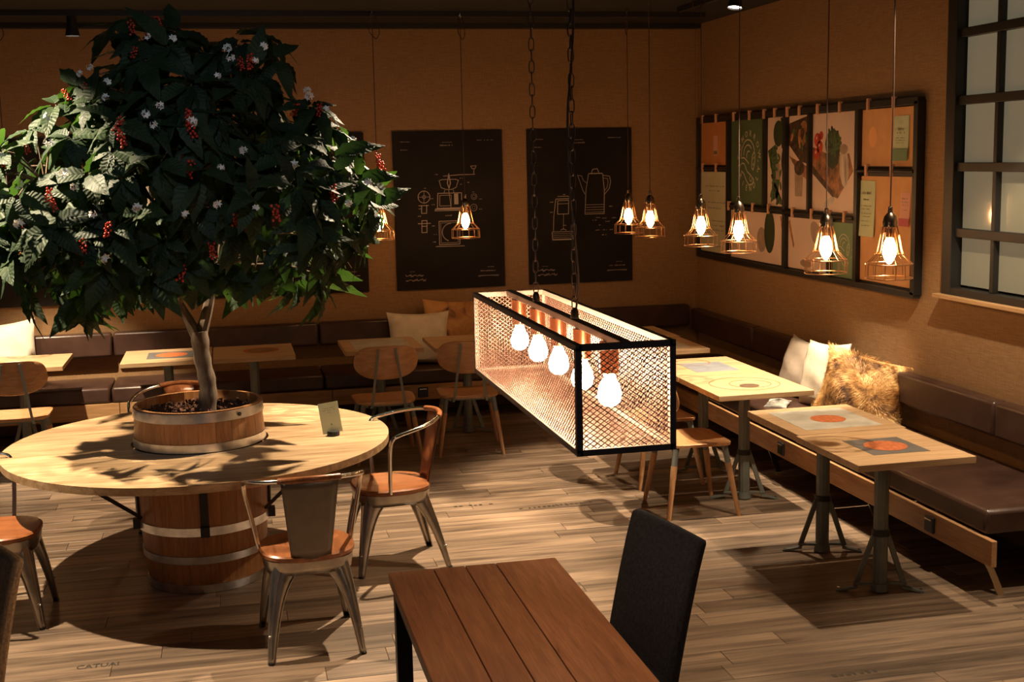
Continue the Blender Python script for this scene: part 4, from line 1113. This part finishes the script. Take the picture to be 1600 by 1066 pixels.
def logo(cy, cz, s, parent, words=True):
    ink = MB(O); xx = XR-.0262
    def st(pts, wd):
        q = [Vector((xx, cy-u*s, cz+v*s)) for u, v in pts]
        for a, b in zip(q[:-1], q[1:]):
            d = b-a
            if d.length < 1e-6: continue
            d.normalize(); n = Vector((0, -d.z, d.y))*wd/2; ink.add([a-n, b-n, b+n, a+n], [(0, 1, 2, 3)])
    arc = lambda u, v, r, a0, a1, n=14: [(u+r*math.cos(R_(a0+(a1-a0)*k/n)), v+r*math.sin(R_(a0+(a1-a0)*k/n))) for k in range(n+1)]
    W = .05*s
    st(arc(-.08, .02, .62, 180, 20), W); st(arc(-.08, .05, .40, 175, 40), W); st(arc(-.02, .05, .18, 200, 60), W)
    st([(-.68, -.02), (-.45, .0), (-.2, -.10), (.0, -.22)], W)
    st([(.25, -.35), (.30, .05), (.48, .22), (.56, .05), (.50, -.25), (.38, -.45), (.25, -.35)], W)
    st([(.36, -.28), (.44, -.2)], W); st([(.38, -.05), (.46, .03)], W)
    st([(-.70, -.25), (-.60, -.20), (-.40, -.22), (-.15, -.50), (.15, -.62), (.45, -.80), (.30, -.95), (.0, -.98), (-.25, -.80), (-.45, -.58), (-.68, -.48)], W)
    st(arc(.18, -.75, .10, 0, 360), W*.8)
    if words:
        for txt, a0, a1, up in (('TOMORROW', 172, 14, 1), ('FRIENDLY', 190, 345, 0)):
            for k, ch in enumerate(txt):
                a = R_(a0+(a1-a0)*k/(len(txt)-1)); R = .84 if up else .99
                ux, vz = R*math.cos(a), -.14+R*math.sin(a)*1.08; rot = a-PI/2 if up else a+PI/2
                c_, s__ = math.cos(rot), math.sin(rot)
                text_mb(ch, .30*s, lambda x, y: (xx, cy-(ux*s+x*c_-y*s__), cz+(vz*s+x*s__+y*c_)), ink, 'CENTER', .004*s)
    st([(.78, -.12), (.82, -.12)], W*1.5); st([(.72, -.48), (.80, -.50)], W)
    ink.build('logo_print', M_lineart, parent)
p3 = panel('green_print', 9.36, 10.045, 1.775, 2.455, M_green); logo(9.68, 2.15, .225, p3)
# food photograph spread over the middle panels
M_avo = plain('print_dark_green', (.03, .045, .02), .5, var=.1); M_herb = plain('print_herb', (.06, .10, .035), .5, var=.45, vs=45); M_tom = plain('print_tomato', (.50, .05, .025), .5, var=.1)
M_bwood = plain('print_board', (.30, .13, .055), .5, var=.38, vs=16); M_bdark = plain('print_dark_brown', (.07, .035, .02), .5, var=.45, vs=26); M_jar = plain('print_glass', (.55, .47, .42), .4, var=.1); M_shade = plain('print_grey_brown', (.36, .25, .19), .5, var=.1)
f1 = panel('food_photo', 8.975, 9.315, 1.775, 2.455, M_photo); f2 = panel('food_photo', 8.57, 8.93, 1.765, 2.455, M_photo); f3 = panel('food_photo', 7.86, 8.535, 1.765, 2.455, M_photo)
f4 = panel('food_photo', 8.98, 10.045, 1.32, 1.715, M_photo); f5 = panel('food_photo', 8.245, 8.93, 1.32, 1.70, M_photo)
flat('printed_aubergine', ell(9.12, 2.33, .09, .10), M_avo, f1); flat('printed_leaves', [(9.31, 2.2), (9.17, 2.25), (9.08, 2.0), (9.14, 1.8), (9.0, 1.78), (9.1, 1.86), (9.25, 1.80), (9.22, 2.0)], M_herb, f1, .0008); flat('printed_bowl', ell(9.02, 2.12, .045, .10), M_bdark, f1); flat('printed_bottle', [(9.16, 2.1), (9.09, 2.1), (9.09, 1.98), (9.16, 1.98)], M_shade, f1, .001); flat('printed_cucumber', [(9.08, 2.45), (8.98, 2.45), (8.98, 2.2), (9.06, 2.22)], M_avo, f1, .0012)
flat('printed_vegetables', [(8.93, 2.40), (8.60, 2.45), (8.57, 2.33), (8.62, 2.10), (8.74, 2.12), (8.93, 2.24)], M_bdark, f2); flat('printed_avocado', ell(8.70, 2.32, .07, .10, .5), M_bwood, f2, .0008); flat('printed_jar', [(8.83, 2.07), (8.68, 2.07), (8.70, 1.86), (8.82, 1.86)], M_shade, f2, .0008); flat('printed_lid', ell(8.75, 2.07, .085, .055), M_bdark, f2, .0012); flat('printed_pepper', [(8.93, 2.16), (8.62, 2.08), (8.61, 1.98), (8.78, 2.04)], M_bwood, f2, .0006)
flat('printed_cutting_board', [(8.53, 2.22), (8.30, 2.17), (7.98, 2.17), (7.92, 2.05), (8.14, 1.86), (8.20, 1.87), (8.53, 2.09)], M_bwood, f3); flat('printed_board_edge', [(8.53, 2.09), (8.20, 1.90), (8.20, 1.86), (8.53, 2.03)], M_bdark, f3, .0009)
for (a, b, r) in ((8.46, 2.27, .05), (8.42, 2.22, .045), (8.47, 2.17, .045), (8.40, 2.30, .03)): flat('printed_tomato', ell(a, b, r, r), M_tom, f3, .0012)
flat('printed_herbs', ell(8.22, 2.24, .12, .10, 0, 11), M_herb, f3, .0014); flat('printed_bowl', [(8.33, 2.17), (8.11, 2.20), (8.14, 2.10), (8.22, 2.06), (8.32, 2.10)], M_avo, f3, .0016); flat('printed_glass_jar', ell(8.05, 2.08, .065, .14, -.1), M_jar, f3, .0018); flat('printed_jar_lid', ell(8.06, 2.20, .055, .035), M_shade, f3, .002); flat('printed_spoon', ell(8.27, 1.83, .09, .028, -.35), M_jar, f3, .001)
for k in range(16):
    a = k*2.4; flat('printed_leaf', ell(8.22+.10*math.cos(a)*((k % 5)/5+.25), 2.25+.085*math.sin(a)*((k % 4)/4+.3), .030, .015, a), (M_herb, M_green, M_avo)[k % 3], f3, .0020+.00002*k)
for (a, b) in ((8.46, 2.27), (8.42, 2.22), (8.47, 2.17)): flat('printed_highlight', ell(a+.012, b+.014, .012, .012), M_pink, f3, .0017)
flat('printed_glass_light', ell(8.07, 2.06, .012, .10, -.1), M_photo, f3, .0022); flat('printed_glass_dark', ell(8.03, 2.05, .010, .10, -.1), M_shade, f3, .0022)
for k in range(14):
    a = k*1.9; flat('printed_leaf', ell(9.16+.09*math.sin(a), 2.22-.032*k, .034, .016, a), (M_herb, M_avo, M_green)[k % 3], f1, .0015+.00002*k)
for k in range(9):
    a = k*2.1; flat('printed_leaf', ell(8.75+.13*math.sin(a*1.7), 2.37-.018*k, .035, .018, a), (M_avo, M_bwood, M_herb)[k % 3], f2, .0015+.00002*k)
flat('printed_avocado_stone', ell(8.70, 2.32, .030, .045, .5), M_bdark, f2, .0021)
flat('printed_aubergine', ell(9.27, 1.57, .10, .17), M_avo, f4); flat('printed_shadow', ell(9.42, 1.50, .09, .10), M_shade, f4, .0003); flat('printed_leaves', [(10.02, 1.70), (9.80, 1.70), (9.72, 1.56), (9.84, 1.45), (9.98, 1.5)], M_bwood, f4); flat('printed_spoon', [(9.08, 1.70), (9.05, 1.70), (8.99, 1.49), (9.01, 1.49)], M_bwood, f4)
flat('printed_spoon', [(8.93, 1.66), (8.90, 1.68), (8.82, 1.49), (8.84, 1.47)], M_bwood, f5); flat('printed_garlic', ell(8.47, 1.60, .10, .07, .8), M_shade, f5); flat('printed_garlic', ell(8.42, 1.52, .06, .05), M_jar, f5, .0009); flat('printed_crumbs', ell(8.62, 1.37, .10, .03), M_shade, f5)
p4 = panel('green_print', 7.86, 8.205, 1.315, 1.695, M_green2, label if False else 0); logo(8.03, 1.53, .135, p4, False)
c1 = panel('pale_orange_print', 7.10, 7.805, 2.085, 2.455, M_cork); c2 = panel('pale_orange_print', 7.10, 7.805, 1.325, 2.02, M_cork)
flat('round_sticker', ell(7.66, 2.275, .055, .068), M_peach, c1, .0012)
def note(y0, y1, z0, z1, mt, par, lines, foot=None, fz=.06):
    m = MB(O); m.sheet([[Vector((XR-.028-.010*(k/5)**2-.0*j, y0+(y1-y0)*j, z1+(z0-z1)*k/5)) for j in (0, 1)] for k in range(6)]); n_ = m.build('paper_note', mt, par, solid=.001)
    ink = MB(O)
    for z, L, h in lines: scribble(ink, XR-.0285-.010*((z1-z)/(z1-z0))**2-.002, (y0+y1)/2+L/2, z, L, h, max(3, int(L/.013)), sr, 'yz')
    ink.build('note_text', M_text, n_)
    if foot: flat('note_footer', [(y0, z0), (y1, z0), (y1, z0+fz), (y0, z0+fz)], foot, n_, 0, XR-.0400)
note(7.205, 7.385, 2.12, 2.40, M_mint, c1, [(2.31, .08, .02), (2.29, .10, .016), (2.26, .12, .006), (2.245, .12, .006), (2.23, .10, .006)], M_green2, .075)
note(7.61, 7.83, 1.62, 1.99, M_mint, c2, [(1.90, .13, .022), (1.86, .08, .014), (1.82, .14, .007), (1.80, .13, .007), (1.77, .14, .007), (1.75, .12, .007), (1.72, .13, .007), (1.69, .11, .007)])
note(7.17, 7.29, 1.71, 1.92, M_pink, c2, [(1.88, .07, .008), (1.86, .08, .006), (1.84, .08, .006), (1.81, .07, .006)], M_dpink, .05)
def clip(y, z):
    m = MB(O); m.box((XR-.068, y, z+.008), (.016, .026, .075)); m.box((XR-.062, y, z+.040), (.03, .024, .014)); m.build('clip', M_clip, board, bevel=.004)
for px in (1108, 1130, 1158, 1183, 1206, 1223, 1243, 1262, 1291, 1326, 1371, 1411):
    clip(at_x(px, 175, XR).y, BZ1-.008)
for px in (1109, 1130): clip(at_x(px, 264, XR).y, 2.058)
for px in (1150, 1166, 1188, 1213): clip(at_x(px, 328, XR).y, 1.743)
for px in (1251, 1281, 1309, 1333): clip(at_x(px, 338, XR).y, 1.733)
for px in (1368, 1408): clip(at_x(px, 269, XR).y, 2.053)

# ---------------------------------------------------------------- pillows
def pillow(name, loc, rot, w_, h_, d_, mat, label, fur=False, seed=1):
    t = empty(name, loc, label=label, cat='pillow'); t.rotation_euler = rot
    N = 14; r = random.Random(seed); vs = []; fs = []
    ph = [r.uniform(0, 6) for _ in range(6)]
    for s in (-1, 1):
        for j in range(N+1):
            for i in range(N+1):
                u, v = i/N*2-1, j/N*2-1
                k = max(0, (1-u*u)*(1-v*v))**.42
                pin = 1-.10*(1-abs(u)**2)*(abs(v)**3); pin2 = 1-.10*(1-abs(v)**2)*(abs(u)**3)
                wr = .006*math.sin(5*u+ph[0])*math.sin(4*v+ph[1])*k+.004*math.sin(9*v+3*u+ph[2])*k
                vs.append((u*w_/2*pin2, s*(d_/2*k+wr+.003), h_/2+v*h_/2*pin))
    W = N+1; H = W*W
    for j in range(N):
        for i in range(N):
            a = j*W+i; fs.append((a, a+1, a+W+1, a+W)); fs.append((H+a, H+a+W, H+a+W+1, H+a+1))
    for i in range(N):
        fs.append((i, H+i, H+i+1, i+1)); a = N*W+i; fs.append((a, a+1, H+a+1, H+a)); a = i*W; fs.append((a, a+W, H+a+W, H+a)); a = i*W+N; fs.append((a, H+a, H+a+W, a+W))
    m = MB(); m.add(vs, fs); m.build('cover', mat, t, smooth=True)
    if fur:
        m2 = MB()
        for k in range(15000):
            u, v = r.uniform(-1, 1), r.uniform(-1, 1); s = r.choice((-1, 1)); kk = max(0, (1-u*u)*(1-v*v))**.42
            pin = 1-.10*(1-abs(u)**2)*(abs(v)**3); pin2 = 1-.10*(1-abs(v)**2)*(abs(u)**3)
            p = Vector((u*w_/2*pin2, s*d_/2*kk, h_/2+v*h_/2*pin)); n = Vector((u*.9*abs(u), s*.35, v*.9*abs(v))).normalized()
            fl_ = Vector((math.sin(4*u+ph[3]+2*v), .2*math.sin(5*v), math.cos(3*v+ph[4]+u*2))).normalized()
            d = (n*.55+fl_*.75+Vector((r.uniform(-.3, .3), r.uniform(-.3, .3), r.uniform(-.4, .15)))).normalized()
            L = r.uniform(.018, .042); sd = d.cross(n); sd = sd.normalized()*.0011 if sd.length > .01 else Vector((.001, 0, 0))
            q = p+d*L*.55+n*.004; e = p+d*L-n*.002
            m2.add([p-sd, p+sd, q+sd*.8, q-sd*.8, e], [(0, 1, 2, 3), (3, 2, 4)])
        m2.build('fur', mat, t, kind='stuff')
    return t
def furmat(name, a, b, c, p0=.36, p1=.5, p2=.64):
    m, nt, bs = newmat(name); L = nt.links.new; tc = nd(nt, 'ShaderNodeTexCoord'); nz = nd(nt, 'ShaderNodeTexNoise', Scale=6.5, Detail=3.0, Distortion=1.0); L(tc.outputs['Object'], nz.inputs['Vector'])
    cr = nd(nt, 'ShaderNodeValToRGB'); L(nz.outputs[0], cr.inputs[0]); e = cr.color_ramp.elements; e[0].position = p0; e[0].color = (*a, 1); e[1].position = p2; e[1].color = (*c, 1); x = e.new(p1); x.color = (*b, 1)
    L(cr.outputs[0], bs.inputs['Base Color']); bs.inputs['Roughness'].default_value = .6; return m
M_fur = furmat('golden_brown_fur', (.10, .04, .015), (.48, .25, .08), (.85, .60, .28))
M_fur2 = furmat('orange_brown_cowhide', (.06, .03, .02), (.38, .16, .05), (.55, .28, .09), .34, .44, .6)
M_bw = plain('black_and_white_cover', (.2, .19, .17), .8, var=.9, vs=14)
pillow('pillow', (3.92, 8.28, .44), (R_(-16), R_(4), R_(-84)), .44, .43, .17, M_linen, 'grey-beige linen pillow leaning on the right bench, leftmost of the three', seed=3)
pillow('pillow', (3.90, 7.84, .44), (R_(-14), R_(-4), R_(-82)), .48, .47, .17, M_linen2, 'bright cream pillow on the right bench between the grey-beige and the fur pillow', seed=4)
pillow('fur_pillow', (3.83, 7.24, .44), (R_(-18), R_(14), R_(-36)), .56, .48, .18, M_fur, 'long-haired golden brown fur pillow on the right bench', True, seed=5)
pillow('pillow', (3.62, 7.93, .45), (R_(-80), 0, R_(-40)), .16, .15, .04, M_bw, 'small black and white patterned pillow lying flat under the cream pillow', seed=8)
pillow('pillow', (-1.78, 10.62, .45), (R_(-14), R_(-4), R_(4)), .56, .54, .15, M_linen2, 'cream linen pillow at the left photo edge on the back bench', seed=6)
pillow('pillow', (1.56, 10.60, .45), (R_(-12), R_(1), R_(-2)), .54, .46, .14, M_linen2, 'cream pillow on the back bench behind the dim table with pale panel', seed=7)
pillow('fur_pillow', (1.90, 10.70, .45), (R_(-8), R_(3), R_(3)), .60, .54, .10, M_fur2, 'orange-brown and black hide pillow behind the cream one on the back bench', seed=9)
if 'p' in proto: del proto['p']
